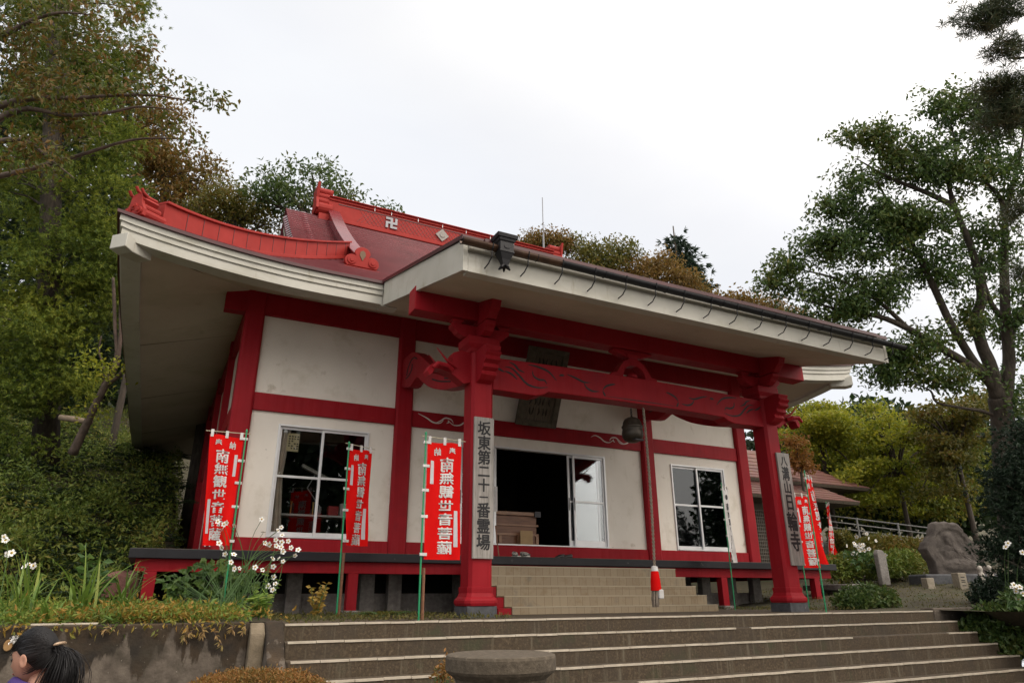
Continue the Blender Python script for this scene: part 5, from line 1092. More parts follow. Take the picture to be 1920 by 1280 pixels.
# ---- pine at the right edge, its branches hanging into the picture
tp = atD(2130, 150, 10.5); lt = ([np.array([tp[0], tp[1], hgt(tp[0], tp[1])-.3]), np.array([tp[0]-.1, tp[1], 4.]), np.array([tp[0], tp[1]+.1, 12.5])], [.22, .18, .05])
rt_ = thing('pine_tree', 'dark pine at the right edge hanging needled branches into the corner', 'tree', tuple(lt[0][0])); m = MB(); m.tube(lt[0], lt[1], 9)
cl = blob_pts([(1870, 30, 10.5, 65, 32), (1885, 95, 10.5, 45, 26), (1880, 165, 10.5, 55, 18), (1895, 215, 10.5, 40, 34), (1915, 395, 10.7, 25, 18), (1915, 510, 10.7, 25, 20), (2010, 60, 10.5, 120, 90), (2060, 250, 10.5, 120, 120), (2160, -80, 10.5, 200, 140), (2160, 420, 10.5, 160, 90), (2300, 150, 10.5, 150, 220), (2030, -260, 10.5, 160, 90)], 260)
cl = np.concatenate([cl, blob_pts([(1860, 30, 10.5, 65, 32), (1885, 95, 10.5, 45, 26), (1880, 165, 10.5, 55, 18), (1895, 215, 10.5, 40, 34), (1915, 395, 10.7, 25, 18), (1915, 510, 10.7, 25, 20)], 90, .6)])
pl_ = [lt]
for u_, v_ in ((1880, 25), (1890, 110), (1885, 170), (1900, 225), (1920, 400), (1920, 515), (2200, -60), (2300, 160), (2180, 420), (2040, -240)):
    c = atD(u_, v_, 10.6); a = np.array([tp[0], tp[1], min(max(c[2]-.5, 3), 12)]); pl_.append(([a, a*.5+c*.5+np.array([0, 0, .25]), c], [.06, .04, .012]))
    m.tube(spl(pl_[-1][0], 10), np.linspace(.06, .012, 10), 6)
grow(m, pl_, cl, .012, .1, 4, .02)
m.build('trunk', bark, rt_, smooth=True)
T_ = np.repeat(cl, 9, 0)+rng.normal(0, .13, (len(cl)*9, 3))*np.array([1, 1, .45]); P = np.repeat(T_, 18, 0); d = rng.normal(0, 1, P.shape)+np.array([0, 0, .35]); MB().quads(leaf_quads(P, d, rng.uniform(.1, .17, len(P)), .011)).build('crown', G_pine, rt_)
# ---- maples and thicket on the right slope
gm = 'yellow-green trees on the right slope'
simple('maple_tree', 'pale yellow-green maple right above the small side hall roof', gm, plates([(1520, 775, 28, 50, 26), (1565, 795, 28, 60, 40), (1530, 830, 28, 45, 40), (1480, 790, 29, 30, 30), (1600, 850, 28, 70, 40)]), 330, 30, .15, .09, G_yel, r=.1, crad=.4, flatz=.35, droop=-.15)
simple('maple_tree', 'bright yellow-green maple behind the railing in the middle of the slope', gm, plates([(1660, 800, 27, 60, 40), (1690, 850, 27, 70, 40), (1640, 900, 27, 80, 40), (1720, 920, 27, 60, 40)]), 340, 30, .15, .09, G_yel, r=.1, crad=.4, flatz=.35, droop=-.15)
simple('maple_tree', 'yellowing maple under the big tree beside the dark fir', gm, plates([(1760, 790, 25, 50, 35), (1800, 840, 25, 60, 50), (1760, 890, 25, 60, 40), (1840, 790, 25, 40, 40)]), 300, 30, .15, .09, G_olive, r=.1, crad=.4, flatz=.35, droop=-.15)
simple('small_orange_tree', 'small orange-leaved tree just right of the right porch pillar', None, [(1492, 830, 24, 16, 20), (1500, 865, 24, 22, 20)], 36, 40, .13, .07, G_orange, r=.06, crad=.22)
fm = MB(); P = blob_pts([(1560, 880, 33, 130, 110), (1720, 880, 33, 150, 110), (1850, 860, 33, 120, 120), (1450, 850, 36, 60, 80), (1640, 800, 34, 90, 60), (1640, 960, 31, 120, 40), (1780, 960, 31, 80, 40)], 13000, .6); fm.quads(leaf_quads(P, rng.normal(0, 1, P.shape), .5, .28)); fo = fm.build('thicket', G_dark); fo['kind'] = 'stuff'
fm = MB(); P = blob_pts([(1530, 800, 31, 70, 50), (1600, 840, 31, 90, 80), (1700, 860, 31, 110, 80), (1790, 850, 30, 90, 80), (1640, 930, 30, 120, 50), (1760, 930, 29, 80, 50)], 17000, .5); fm.quads(leaf_quads(P, rng.normal(0, 1, P.shape)-[0, 0, .2], .2, .11)); fo = fm.build('bank_foliage', leafmat('bank_leaf', [(.04, .065, .012), (.08, .12, .018), (.15, .18, .022), (.25, .23, .03), (.2, .13, .03)], .4, .5, .4)); fo['kind'] = 'stuff'
fm = MB(); P = blob_pts([(640, 480, 37, 130, 40), (800, 530, 38, 150, 50), (980, 560, 40, 130, 50)], 5000, .6); fm.quads(leaf_quads(P, rng.normal(0, 1, P.shape), .7, .4)); fo = fm.build('added_hill_forest', G_dark); fo['kind'] = 'stuff'  # unseen forest added behind the hall to darken what the roof metal reflects
bf = atD(1935, 1130, 13); 
conifer('fir_tree', 'dense dark fir with layered branches at the right edge before the stele', None, (bf[0], bf[1], hgt(bf[0], bf[1])-.2), tuple(atD(1945, 770, 13)), [(1930, 815, 13, 40, 18), (1912, 850, 13, 45, 22), (1910, 895, 13, 45, 22), (1898, 940, 13, 48, 22), (1898, 985, 13, 50, 26), (1892, 1035, 13, 40, 26), (1905, 1085, 13, 45, 22), (1945, 950, 13.4, 50, 120)], 150, 26, 11, .1, .022, G_fir, .2, .12, .05, .5)
def shrub(name, label, cat, blobs, n, L, W, lm, group=None, droop=.2, stems=True):
    b = blobs[0]; c = atD(b[0], b[1]+b[4], b[2]); r = thing(name, label, cat, tuple(c), group=group); P = blob_pts(blobs, n, .35)
    if stems:
        m = MB(); g = np.array([c[0], c[1], min(c[2], hgt(c[0], c[1]))-.05])
        for p in P[:: max(1, n//40)]: m.tube([g+rng.normal(0, .05, 3)*[1, 1, 0], (g+p)/2+rng.normal(0, .04, 3), p], [.012, .008, .004], 4, cap=False)
        m.build('stems', bark, r)
    d = rng.normal(0, 1, P.shape); d[:, 2] += droop; s = rng.uniform(.7, 1.3, n); MB().quads(leaf_quads(P, d, L*s, W*s)).build('leaves', lm, r); return r
gs = 'shrubs on the right lawn'
shrub('shrub', 'low dark green shrub right of the right pillar foot', 'shrub', [(1630, 1120, 13.5, 55, 22), (1600, 1128, 13.3, 40, 16)], 3000, .09, .05, G_mid, gs)
shrub('shrub', 'dark leafy shrub below the fir at the lower right edge', 'shrub', [(1880, 1170, 12, 60, 36), (1920, 1140, 12, 40, 40), (1840, 1180, 12, 40, 20), (1900, 1215, 11.6, 50, 20)], 5500, .1, .055, G_mid, gs)
shrub('shrub', 'small dark shrub between the stele and the fir', 'shrub', [(1870, 1105, 14, 45, 22), (1845, 1120, 13.8, 30, 16)], 2200, .08, .045, G_fir, gs)
shrub('shrub', 'yellow-green weeds tangled below the railing', 'shrub', [(1600, 1030, 20, 45, 22), (1660, 1025, 20, 60, 20), (1715, 1035, 20, 35, 25), (1575, 1010, 20, 25, 16)], 5200, .15, .05, G_olive, gs)
shrub('shrub', 'green weeds in front of the railing left of the stele', 'shrub', [(1690, 1055, 19, 50, 25), (1640, 1060, 18.5, 50, 22), (1580, 1065, 18.5, 40, 25)], 4200, .14, .05, G_under, gs)
# ---- undergrowth on the left slope, leaf litter, ground cover
def scatter(n, x0, x1, y0, y1, test=None):
    X = rng.uniform(x0, x1, n); Y = rng.uniform(y0, y1, n); Z = np.array([hgt(a, b_) for a, b_ in zip(X, Y)]); return np.stack([X, Y, Z], 1)
P = np.concatenate([scatter(16000, -9, -.9, .3, 7), scatter(13000, -9, -.3, 6, 19), scatter(6000, -14, 0, 14, 26)]); P = P[~((P[:, 0] > -1.5) & (P[:, 1] > -1.3) & (P[:, 2] < .7))]
hh = np.abs(rng.normal(0, .2, len(P)))+.6*np.maximum(0, np.sin(P[:, 0]*2.1+P[:, 1])*np.cos(P[:, 1]*1.7-P[:, 0]*.8))**1.2; P[:, 2] += hh; P = np.repeat(P, 2, 0)+rng.normal(0, .07, (2*len(P), 3)); d = rng.normal(0, 1, P.shape); d[:, 2] -= .1
o = MB().quads(leaf_quads(P, d, rng.uniform(.07, .15, len(P)), rng.uniform(.03, .06, len(P)))).build('undergrowth', G_under); o['kind'] = 'stuff'
P = scatter(500, -8, -.6, .5, 16); P = P[~((P[:, 0] > -1.6) & (P[:, 1] < 1.5))]; Q, dq = [], []
for c_ in P:
    for k_ in range(7):
        a_ = rng.uniform(0, 6.28); L_ = rng.uniform(.3, .6)
        for q_ in np.linspace(.15, 1, 7):
            for s_ in (-1, 1): Q.append(c_+np.array([math.cos(a_)*L_*q_, math.sin(a_)*L_*q_, .15+L_*(.9*q_-.7*q_*q_)])); dq.append((math.cos(a_+s_*1.0), math.sin(a_+s_*1.0), -.1))
o = MB().quads(leaf_quads(np.array(Q), np.array(dq), .14, .035, .3, 1)).build('fern_undergrowth', G_dark); o['kind'] = 'stuff'
P = np.concatenate([scatter(8000, -4.2, .02, -4.62, -2.2), scatter(3500, -5, -.6, -2.6, .3)]); P[:, 2] += np.abs(rng.normal(0, .06, len(P)))+.02; d = rng.normal(0, 1, P.shape); d[:, 2] += .3
o = MB().quads(leaf_quads(P, d, rng.uniform(.04, .1, len(P)), rng.uniform(.018, .04, len(P)))).build('ground_cover', G_bedgreen); o['kind'] = 'stuff'
n = 2000; P = np.stack([rng.normal(-1.0, .5, n), -4.6+np.abs(rng.normal(0, .45, n)), np.zeros(n)], 1); P[:, 2] = [hgt(a, b_)+.03+abs(c) for a, b_, c in zip(P[:, 0], P[:, 1], rng.normal(0, .07, n))]; d = rng.normal(0, 1, P.shape)+[0, 0, .3]
P2 = np.stack([rng.uniform(-2.2, -.05, 150), rng.uniform(-4.76, -4.68, 150), .06-np.abs(rng.normal(0, .05, 150))], 1); P = np.vstack([P, P2]); d = np.vstack([d, rng.normal(0, .6, P2.shape)+np.array([0, -.3, -.8])])
o = MB().quads(leaf_quads(P, d, rng.uniform(.035, .085, len(P)), rng.uniform(.016, .034, len(P)))).build('yellowing_cover', G_cover); o['kind'] = 'stuff'
P = np.concatenate([scatter(1500, .3, 3, -3.9, -1.2), scatter(700, 9.5, 11.6, -3.6, -1.2), scatter(5200, 11.9, 20, -4.5, 3), scatter(500, .4, 3.4, -4.5, -3.9)]); P[:, 2] += .005+np.abs(rng.normal(0, .02, len(P))); d = rng.normal(0, 1, P.shape); d[:, 2] += .9
o = MB().quads(leaf_quads(P, d, rng.uniform(.03, .08, len(P)), rng.uniform(.008, .025, len(P)))).build('moss_and_grass', leafmat('lawn_leaf', [(.05, .06, .015), (.1, .1, .025), (.18, .14, .04)], .3, .6, .7)); o['kind'] = 'stuff'
# ---- flower bed plants
def strap(m, p, a, L, w, bend):
    pts = []
    for q in np.linspace(0, 1, 9): pts.append(np.array(p)+np.array([math.cos(a)*bend*L*q**1.6, math.sin(a)*bend*L*q**1.6, L*(q-.42*bend*q**2.6)]))
    s = np.array([-math.sin(a), math.cos(a), 0]); V = []
    for k, c in enumerate(pts): ww = w*min(1, 1.6*(1-k/8.))*(.6+.4*min(1, k/2)); V += [c-s*ww, c+s*ww+np.array([0, 0, ww*.3])]
    m.add(V, [(2*k, 2*k+1, 2*k+3, 2*k+2) for k in range(8)])
gp = 'strap-leaved plants in the flower bed'
for i, (u, v, Y, n, L, lab) in enumerate(((150, 1150, -3.9, 26, .95, 'tall clump of strap leaves with one upright blade in the bed'), (40, 1150, -3.7, 30, .95, 'arching clump of strap leaves at the left edge of the bed'), (230, 1150, -3.2, 20, .8, 'clump of thin strap leaves arching towards the red veranda post'), (90, 1160, -4.3, 18, .55, 'short strap-leaf clump close to the wall edge'))):
    p = atY(u, v, Y); p[2] = hgt(p[0], p[1]); r = thing('strap_leaf_plant', lab, 'plant', tuple(p), group=gp); m = MB()
    for k in range(n):
        a = rng.uniform(0, 6.28); strap(m, p+np.array([rng.normal(0, .06), rng.normal(0, .06), -.02]), a, L*rng.uniform(.55, 1.1), rng.uniform(.009, .016), rng.uniform(.25, 1.05))
    if i == 0: strap(m, p, R_(0), 1.0, .02, .25)
    m.build('leaves', G_straps, r)
def lobed(m, c, nrm, size, a):
    nrm = np.array(nrm, float); nrm /= np.linalg.norm(nrm); t = np.cross(nrm, [0, 0, 1.]); t = t/np.linalg.norm(t) if np.linalg.norm(t) > .1 else np.array([1., 0, 0]); b_ = np.cross(nrm, t); V = [np.array(c)-nrm*size*.1]
    rad = [.35, .62, .55, .95, .6, .66, 1.15, .66, .6, .95, .55, .62]
    for k, r in enumerate(rad): th = a+k*2*math.pi/12-math.pi; V.append(np.array(c)+(t*math.cos(th)+b_*math.sin(th))*r*size*.5-nrm*size*.1*(r > .8))
    m.add(V, [(0, k+1, (k+1) % 12+1) for k in range(12)])
petal_w = pm('white_petal', [(.3, (.7, .7, .68)), (.7, (.8, .8, .78))], 9, .6); yel = flat('flower_yellow', (.6, .38, .04), .7); stemm = flat('green_stem', (.06, .12, .03), .6)
_fl = None
def flower_mesh():
    m = MB(); 
    for k in range(5):
        a = k*2*math.pi/5; d = np.array([math.cos(a), math.sin(a), 0]); s = np.array([-d[1], d[0], 0]); V = [d*.006, d*.018+s*.014+[0, 0, .004], d*.034+s*.016+[0, 0, .006], d*.044+s*.004+[0, 0, .003], d*.034-s*.016+[0, 0, .008], d*.018-s*.014+[0, 0, .004]]; m.add(V, [(0, 1, 2, 3, 4, 5)], 0)
    m.lathe([(.012, 0), (.013, .005), (.008, .011)], (0, 0, .002), 9, 1); m.lathe([(.004, .01), (.005, .014), (.001, .017)], (0, 0, .002), 6, 2); return m
def add_flower(parent, p, size=1.):
    global _fl
    if _fl is None: o = flower_mesh().build('flower', [petal_w, yel, stemm], parent, local=True); _fl = o
    else: o = _fl.copy(); COL.objects.link(o); o.parent = parent
    o.location = np.array(p)-origin(parent); v = Vector(CAM-np.array(p)).normalized()+Vector(rng.normal(0, .55, 3))+Vector((0, 0, .25)); o.rotation_euler = v.to_track_quat('Z', 'Y').to_euler(); o.scale = (size,)*3
def anemone(label, fl, Y, basep, leafblobs, nl, lsize, group='white-flowered anemone plants', fs=1.0):
    r = thing('anemone_plant', label, 'plant', tuple(basep), group=group); m = MB(); hubs = []
    pts = [atY(u, v, Y+rng.uniform(-.25, .25)) if not isinstance(Y, tuple) else atD(u, v, Y[0]) for u, v in fl]
    base = np.array(basep)
    for i, p in enumerate(pts):
        a = base+rng.normal(0, .2, 3)*[1, 1, 0]; mid = a*.45+p*.55+np.array([rng.normal(0, .05), rng.normal(0, .05), .12+.1*rng.random()]); m.tube(spl([a, mid, p-np.array([0, 0, .01])], 8), [.005]*4+[.003]*4, 4, cap=False)
    ml = MB()
    for c in blob_pts(leafblobs, nl, .4):
        if rng.random() < .22: m.tube([base+rng.normal(0, .12, 3)*[1, 1, 0], (base+c)/2, c], [.005, .004, .003], 4, cap=False)
        lobed(ml, c, unit(np.array([0, 0, .75])+rng.normal(0, .4, 3)+unit(CAM-c)*.8), lsize*rng.uniform(.6, 1.25), rng.uniform(0, 6))
    m.build('stems', stemm, r); ml.build('leaves', G_broad, r)
    for p in pts: add_flower(r, p, fs*rng.uniform(.85, 1.15))
    return r
z4 = lambda a, b_: (360+a*.3436, 740+b_*.3436)
fl = [z4(*q) for q in ((140, 690), (175, 705), (190, 697), (170, 730), (232, 712), (148, 808), (163, 832), (180, 868), (212, 912), (228, 870), (230, 948), (258, 946), (345, 940), (380, 678), (388, 750), (468, 740), (487, 722), (492, 765), (458, 790), (490, 803), (398, 808), (422, 815), (525, 797), (460, 822), (487, 830), (540, 833), (580, 845), (497, 855), (562, 875), (440, 893), (472, 890), (497, 908), (444, 936), (447, 993), (455, 1030), (414, 1042), (442, 1062), (385, 955))]
bp_ = atY(440, 1150, -3.1); bp_[2] = hgt(bp_[0], bp_[1])
anemone('tall white-flowered plant with lobed leaves before the hall corner', fl, -3.1, bp_, [(395, 1068, 9.7, 50, 20), (440, 1080, 9.7, 36, 26), (340, 1090, 9.6, 40, 22), (460, 1105, 9.7, 28, 24), (420, 1120, 9.5, 50, 20), (380, 1110, 9.5, 60, 22), (330, 1110, 9.5, 24, 18)], 230, .15, fs=.85)
bp2 = atY(30, 1130, -2.4); bp2[2] = hgt(bp2[0], bp2[1]); anemone('white-flowered plant at the left edge of the bed', [(7, 1006), (10, 1012), (15, 1038), (22, 1036), (46, 1062), (55, 1058), (62, 1060)], -2.4, bp2, [(20, 1110, 11.5, 40, 30)], 26, .16)
bp3 = atD(1620, 1075, 18.5); anemone('white-flowered plant beside the stone slab on the right', [(1610+rng.normal(0, 16), 1025+rng.normal(0, 12)) for _ in range(22)]+[(1660, 1040), (1655, 1050), (1592, 1050), (1595, 1060), (1625, 1000)], (18.3,), bp3, [(1610, 1050, 18.4, 35, 22)], 50, .2, fs=1.25)
bp4 = atD(1910, 1140, 11.5); anemone('white-flowered plant against the fir at the right edge', [(1898, 1100), (1905, 1103), (1912, 1100), (1905, 1108), (1915, 1115), (1909, 1122), (1918, 1112), (1890, 1018), (1886, 1025), (1917, 1035), (1901, 1096)], (11.4,), bp4, [(1905, 1130, 11.4, 25, 20)], 24, .12, fs=1.1)
def leafy(label, u, v, Y, hh, n, L, W, lm, cat='plant'):
    p = atY(u, v, Y); p[2] = hgt(p[0], p[1]); r = thing('leafy_plant', label, cat, tuple(p), group='leafy weeds in the flower bed'); m, ml = MB(), MB(); P, d = [], []
    for k in range(n):
        a = rng.uniform(0, 6.28); l = hh*rng.uniform(.6, 1.05); top = p+np.array([math.cos(a)*.25*l, math.sin(a)*.25*l, l]); mid = (p+top)/2+np.array([0, 0, .03]); m.tube([p, mid, top], [.006, .005, .003], 4, cap=False)
        for q in np.linspace(.25, 1, 8): c = p+(top-p)*q; P += [c, c]; aa = rng.uniform(0, 6.28); d += [(math.cos(aa), math.sin(aa), .1), (-math.cos(aa), -math.sin(aa), .1)]
    m.build('stems', stemm, r); s = rng.uniform(.7, 1.2, len(P)); MB().quads(leaf_quads(np.array(P), np.array(d, float)+rng.normal(0, .25, (len(P), 3)), L*s, W*s, .75, .35)).build('leaves', lm, r)
leafy('upright plant with broad fresh green leaves right of the strap leaves', 170, 1150, -3.5, .72, 5, .13, .075, G_broad)
leafy('bright green broad-leaved weed under the white flowers', 485, 1155, -4.1, .28, 6, .14, .05, G_straps)
leafy('small shrub with yellow leaves before the dark space under the veranda', 592, 1148, -3.4, .42, 7, .075, .05, leafmat('yellow_shrub', [(.2, .13, .03), (.36, .24, .05), (.16, .15, .03)], .35, .5, 1))
leafy('reddish seedy weed beside the left red veranda post', 245, 1140, -2.6, .62, 5, .06, .02, leafmat('weed_leaf', [(.14, .1, .05), (.1, .11, .03), (.22, .12, .06)], .3, .6, 1))
leafy('slender yellow-green weed right of the lobed leaves', 500, 1140, -3.5, .62, 3, .05, .025, G_straps)
def fern(label, u, v, Y, n, L, lm):
    p = atY(u, v, Y); p[2] = hgt(p[0], p[1])+.01; r = thing('fern', label, 'fern', tuple(p), group='ferns under the veranda edge'); P, d, m = [], [], MB()
    for k in range(n):
        a = k*6.28/n+rng.uniform(-.3, .3); pts = [p+np.array([math.cos(a)*L*q, math.sin(a)*L*q, L*(.75*q-.6*q*q)]) for q in np.linspace(0, 1, 14)]; m.tube(pts, .003, 3, cap=False)
        for q, c in enumerate(pts[2:]):
            for s in (-1, 1): P.append(c); d.append((math.cos(a+s*1.1), math.sin(a+s*1.1), .05))
    m.build('stems', stemm, r); k = len(P); MB().quads(leaf_quads(np.array(P), np.array(d), np.tile(np.repeat(np.linspace(.11, .03, 12), 2), n)*L/.4, .02, .1, 1)).build('fronds', lm, r)
fern('yellowing fern left of the banner pole by the big pillar', 715, 1152, -3.2, 9, .34, G_olive); fern('green fern behind the yellowing one under the veranda', 742, 1150, -2.7, 8, .3, G_broad); fern('small green fern beside the veranda post footing', 690, 1150, -2.9, 7, .26, G_broad)
# dry vines hanging over the wall
vn = thing('dry_vine', 'dry pale vine hanging over the mossy wall', 'vine', (-.8, -4.7, .03)); m = MB(); P, d = [], []
for u0, v0, u1, v1 in ((345, 1172, 350, 1196), (370, 1170, 385, 1190), (385, 1172, 420, 1208), (205, 1172, 200, 1180), (430, 1170, 440, 1180), (455, 1168, 460, 1182), (360, 1175, 355, 1190)):
    a, b_ = atY(u0, v0, -4.72), atY(u1, v1, -4.74); pts = [a+(b_-a)*q+np.array([.02*math.sin(q*5), 0, 0]) for q in np.linspace(0, 1, 7)]; m.tube(pts, .004, 4)
    for c in pts[2:]:
        for _ in range(3): P.append(c); d.append(rng.normal(0, .6, 3)+[0, -.2, -.6])
m.build('stems', barkred, vn); MB().quads(leaf_quads(np.array(P), np.array(d), .07, .022)).build('leaves', leafmat('dry_leaf', [(.25, .15, .07), (.36, .24, .1), (.2, .2, .05)], .3, .6, 1), vn)
o = MB().box(-1.98, -1.42, -4.66, -4.6, .032, .05).build('white_strip', nosing, None, bevel=.004); o.location = (0, 0, .0); tag(o, 'loose pale tile strip lying on the left wall edge', 'tile')
# azalea hedge before the stairs
hc = atD(480, 1300, 5.6); hz = atD(480, 1258, 5.6)[2]
hd = thing('azalea_hedge', 'low clipped azalea hedge turning rust and orange before the wall', 'hedge', (hc[0], hc[1], -1.35)); n = 9000
ex_ = atD(640, 1275, 5.6); w0 = .62; X = rng.uniform(-1, 1, n); Yr = rng.uniform(-1, 1, n); zz = hz-.16*(np.abs(X)**3)-.12*np.abs(Yr)**3+rng.normal(0, .015, n)-np.abs(rng.normal(0, .05, n))
P = np.stack([hc[0]+X*w0*RT[0]-Yr*.45*RT[1], hc[1]+X*w0*RT[1]+Yr*.45*RT[0], zz], 1); d = rng.normal(0, 1, P.shape)+[0, 0, .7]; s = rng.uniform(.6, 1.2, n)
MB().quads(leaf_quads(P, d, .032*s, .014*s)).build('leaves', G_azalea, hd)
m = MB(); [m.tube([(hc[0]+rng.normal(0, .05), hc[1]+rng.normal(0, .05), -1.4), tuple(P[i]*.5+np.array([hc[0], hc[1], -.8])*.5), tuple(P[i]-[0, 0, .02])], [.012, .008, .003], 4, cap=False) for i in range(0, n, 70)]; m.build('stems', bark, hd)
pz = atD(832, 1262, 4.7); r = thing('small_weed', 'small rusty-leaved weed beside the stone pedestal', 'plant', tuple(pz)); P = pz+rng.normal(0, .045, (160, 3)); MB().quads(leaf_quads(P, rng.normal(0, 1, P.shape), .04, .018)).build('leaves', G_azalea, r); m = MB(); [m.tube([(pz[0], pz[1], -1.35), tuple(P[i])], .003, 3, cap=False) for i in range(12)]; m.build('stems', stemm, r)
# small thing resting on the wall face at the far left
p = atY(15, 1209, -4.70); t_ = thing('round_tag', 'small oval brown disc with a white tuft against the mossy wall', 'disc', tuple(p)); MB().prism([(p[0]+.036*math.cos(a), p[2]+.05*math.sin(a)) for a in np.linspace(0, 6.28, 20, endpoint=False)], p[1]-.012, p[1]+.01, 'y').build('disc', pm('brown_disc', [(.3, (.22, .12, .04)), (.7, (.34, .2, .08))], 12, .7), t_, bevel=.006)
P = p+np.array([.05, -.01, .05])+rng.normal(0, .018, (60, 3)); MB().quads(leaf_quads(P, rng.normal(0, 1, P.shape), .03, .014)).build('tuft', petal_w, t_)
# ================================================================== PEOPLE (only head and shoulders reach into the picture)
skin = pm('skin', [(.3, (.42, .22, .15)), (.7, (.5, .27, .19))], 6, .55); hairm = pm('black_hair', [(.3, (.004, .0035, .004)), (.7, (.009, .008, .009))], 20, .42, spec=.35)
def head_pt(th, ph, g=0):
    """th: 0 front (+y) .. pi back; ph: -pi/2 chin .. pi/2 top"""
    cx_, cy_, cz_ = math.sin(th)*math.cos(ph), math.cos(th)*math.cos(ph), math.sin(ph); x, y, z = .074*cx_, .094*cy_, .118*cz_
    if cz_ < 0: k = (-cz_)**1.4; x *= 1-.38*k; y = y*(1-.25*k)+.022*k
    if cy_ > 0 and not g:
        n_ = math.exp(-((x/.013)**2)-((z+.012)/.02)**2); y += .021*n_
        y += .006*math.exp(-((x/.02)**2)-((z+.05)/.011)**2)+.006*math.exp(-((x/.02)**2)-((z+.095)/.016)**2)
        y -= .008*(math.exp(-(((abs(x)-.031)/.016)**2)-((z-.012)/.012)**2)); y += .004*math.exp(-((z-.032)/.01)**2)*(abs(x) < .05)
    return np.array([x, y, z])
def person(label, headpos, yaw, tilt, jacket, collar, hairy=True, scarf=True):
    gz_ = -1.35; hp = np.array(headpos); root = thing('person', label, 'person', (hp[0], hp[1], gz_), group=None)
    Rm = rotm('Z', yaw) @ rotm('X', tilt); f = rotm('Z', yaw) @ np.array([0, 1., 0]); sd2 = rotm('Z', yaw) @ np.array([1., 0, 0]); H_ = hp[2]+.118-gz_; k = H_/1.6
    nb = hp+Rm @ np.array([0, -.02, -.1]); sh_ = nb-f*.03+np.array([0, 0, -.065*k]); pel = np.array([hp[0]-f[0]*.05, hp[1]-f[1]*.05, gz_+.84*k]); J = {}
    V, E, Rr = [], [], []
    def j(p, r, par=None): V.append(tuple(p)); Rr.append(r); (E.append((par, len(V)-1)) if par is not None else None); return len(V)-1
    a = j(pel, .125*k); b_ = j(pel*.5+sh_*.5, .115*k, a); c = j(sh_-np.array([0, 0, .05]), .125*k, b_); n_ = j(nb-np.array([0, 0, .03]), .05*k, c); j(nb+np.array([0, 0, .05]), .048*k, n_)
    for s in (-1, 1):
        s1 = j(sh_+sd2*s*.15*k-np.array([0, 0, .03*k]), .062*k, c); e = j(sh_+sd2*s*.2*k-np.array([0, 0, .29*k])-f*.02, .046*k, s1); w = j(sh_+sd2*s*.17*k-np.array([0, 0, .5*k])+f*.1, .034*k, e); hn = j(sh_+sd2*s*.16*k-np.array([0, 0, .56*k])+f*.13, .032*k, w)
        for q, (fx2, ln) in enumerate(((-.022, .075), (-.007, .085), (.008, .08), (.022, .065))): j(sh_+sd2*(s*.16*k+fx2)-np.array([0, 0, .56*k+ln])+f*.15, .008, hn)
        h1 = j(pel+sd2*s*.085*k-np.array([0, 0, .06*k]), .085*k, a); kn = j(np.array([pel[0], pel[1], gz_+.45*k])+sd2*s*.09*k+f*.02, .06*k, h1); an_ = j(np.array([pel[0], pel[1], gz_+.08*k])+sd2*s*.09*k, .042*k, kn); j(np.array([pel[0], pel[1], gz_+.035])+sd2*s*.095*k+f*.17, .035*k, an_)
    me = bpy.data.meshes.new('body'); me.from_pydata(V, E, []); o = bpy.data.objects.new('body', me); COL.objects.link(o); sm = o.modifiers.new('s', 'SKIN'); ss = o.modifiers.new('d', 'SUBSURF'); ss.levels = 2; ss.render_levels = 2
    for i, sv in enumerate(me.skin_vertices[0].data): sv.radius = (Rr[i], Rr[i]*(.75 if i in (1, 2) else 1)); sv.use_root = (i == 0)
    dg = bpy.context.evaluated_depsgraph_get(); dg.update(); m2 = bpy.data.meshes.new_from_object(o.evaluated_get(dg)); BV = np.array([v.co[:] for v in m2.vertices]); BF = [tuple(p.vertices) for p in m2.polygons]; bpy.data.objects.remove(o)
    m = MB(); mi = []
    cen = BV[[f_[0] for f_ in BF]]; nz_ = nb[2]-.045
    m.add(BV, BF); m.m = [0 if (p[2] > nz_) else 1 for p in cen]
    hand_z = sh_[2]-.51*k
    m.m = [0 if (p[2] > nz_ or (abs((p-sh_) @ sd2) > .11*k and p[2] < hand_z and p[2] > hand_z-.2*k)) else (2 if p[2] < pel[2]-.03 else 1) for p in cen]
    nt_, np_ = 40, 30; HV = [hp+Rm @ head_pt(2*math.pi*i/nt_, -math.pi/2+math.pi*jj/np_) for jj in range(np_+1) for i in range(nt_)]
    m.add(HV, [(jj*nt_+i, jj*nt_+(i+1) % nt_, (jj+1)*nt_+(i+1) % nt_, (jj+1)*nt_+i) for jj in range(np_) for i in range(nt_)], 0)
    for s in (-1, 1):
        ev_ = [hp+Rm @ (np.array([s*.074, -.008, -.012])+np.array([s*.012*math.cos(b2)*.6+s*.004, .019*math.cos(b2)*math.cos(a2), .031*math.sin(a2)*math.cos(b2)])+np.array([s*.006*math.sin(b2), 0, 0])) for b2 in np.linspace(-1.5, 1.5, 7) for a2 in np.linspace(0, 6.28, 12, endpoint=False)]; m.add(ev_, [(jj*12+i, jj*12+(i+1) % 12, (jj+1)*12+(i+1) % 12, (jj+1)*12+i) for jj in range(6) for i in range(12)], 0)
        m.lathe([(.001, -.009), (.007, -.005), (.009, 0), (.007, .005), (.001, .009)], tuple(hp+Rm @ np.array([s*.031, .081, .012])), 10, 3); m.tube([hp+Rm @ np.array([s*.018, .093, .034]), hp+Rm @ np.array([s*.034, .088, .04]), hp+Rm @ np.array([s*.048, .078, .034])], .003, 5, 3)
    m.tube([hp+Rm @ np.array([-.02, .087, -.05]), hp+Rm @ np.array([0, .095, -.052]), hp+Rm @ np.array([.02, .087, -.05])], [.003, .006, .003], 6, 4)
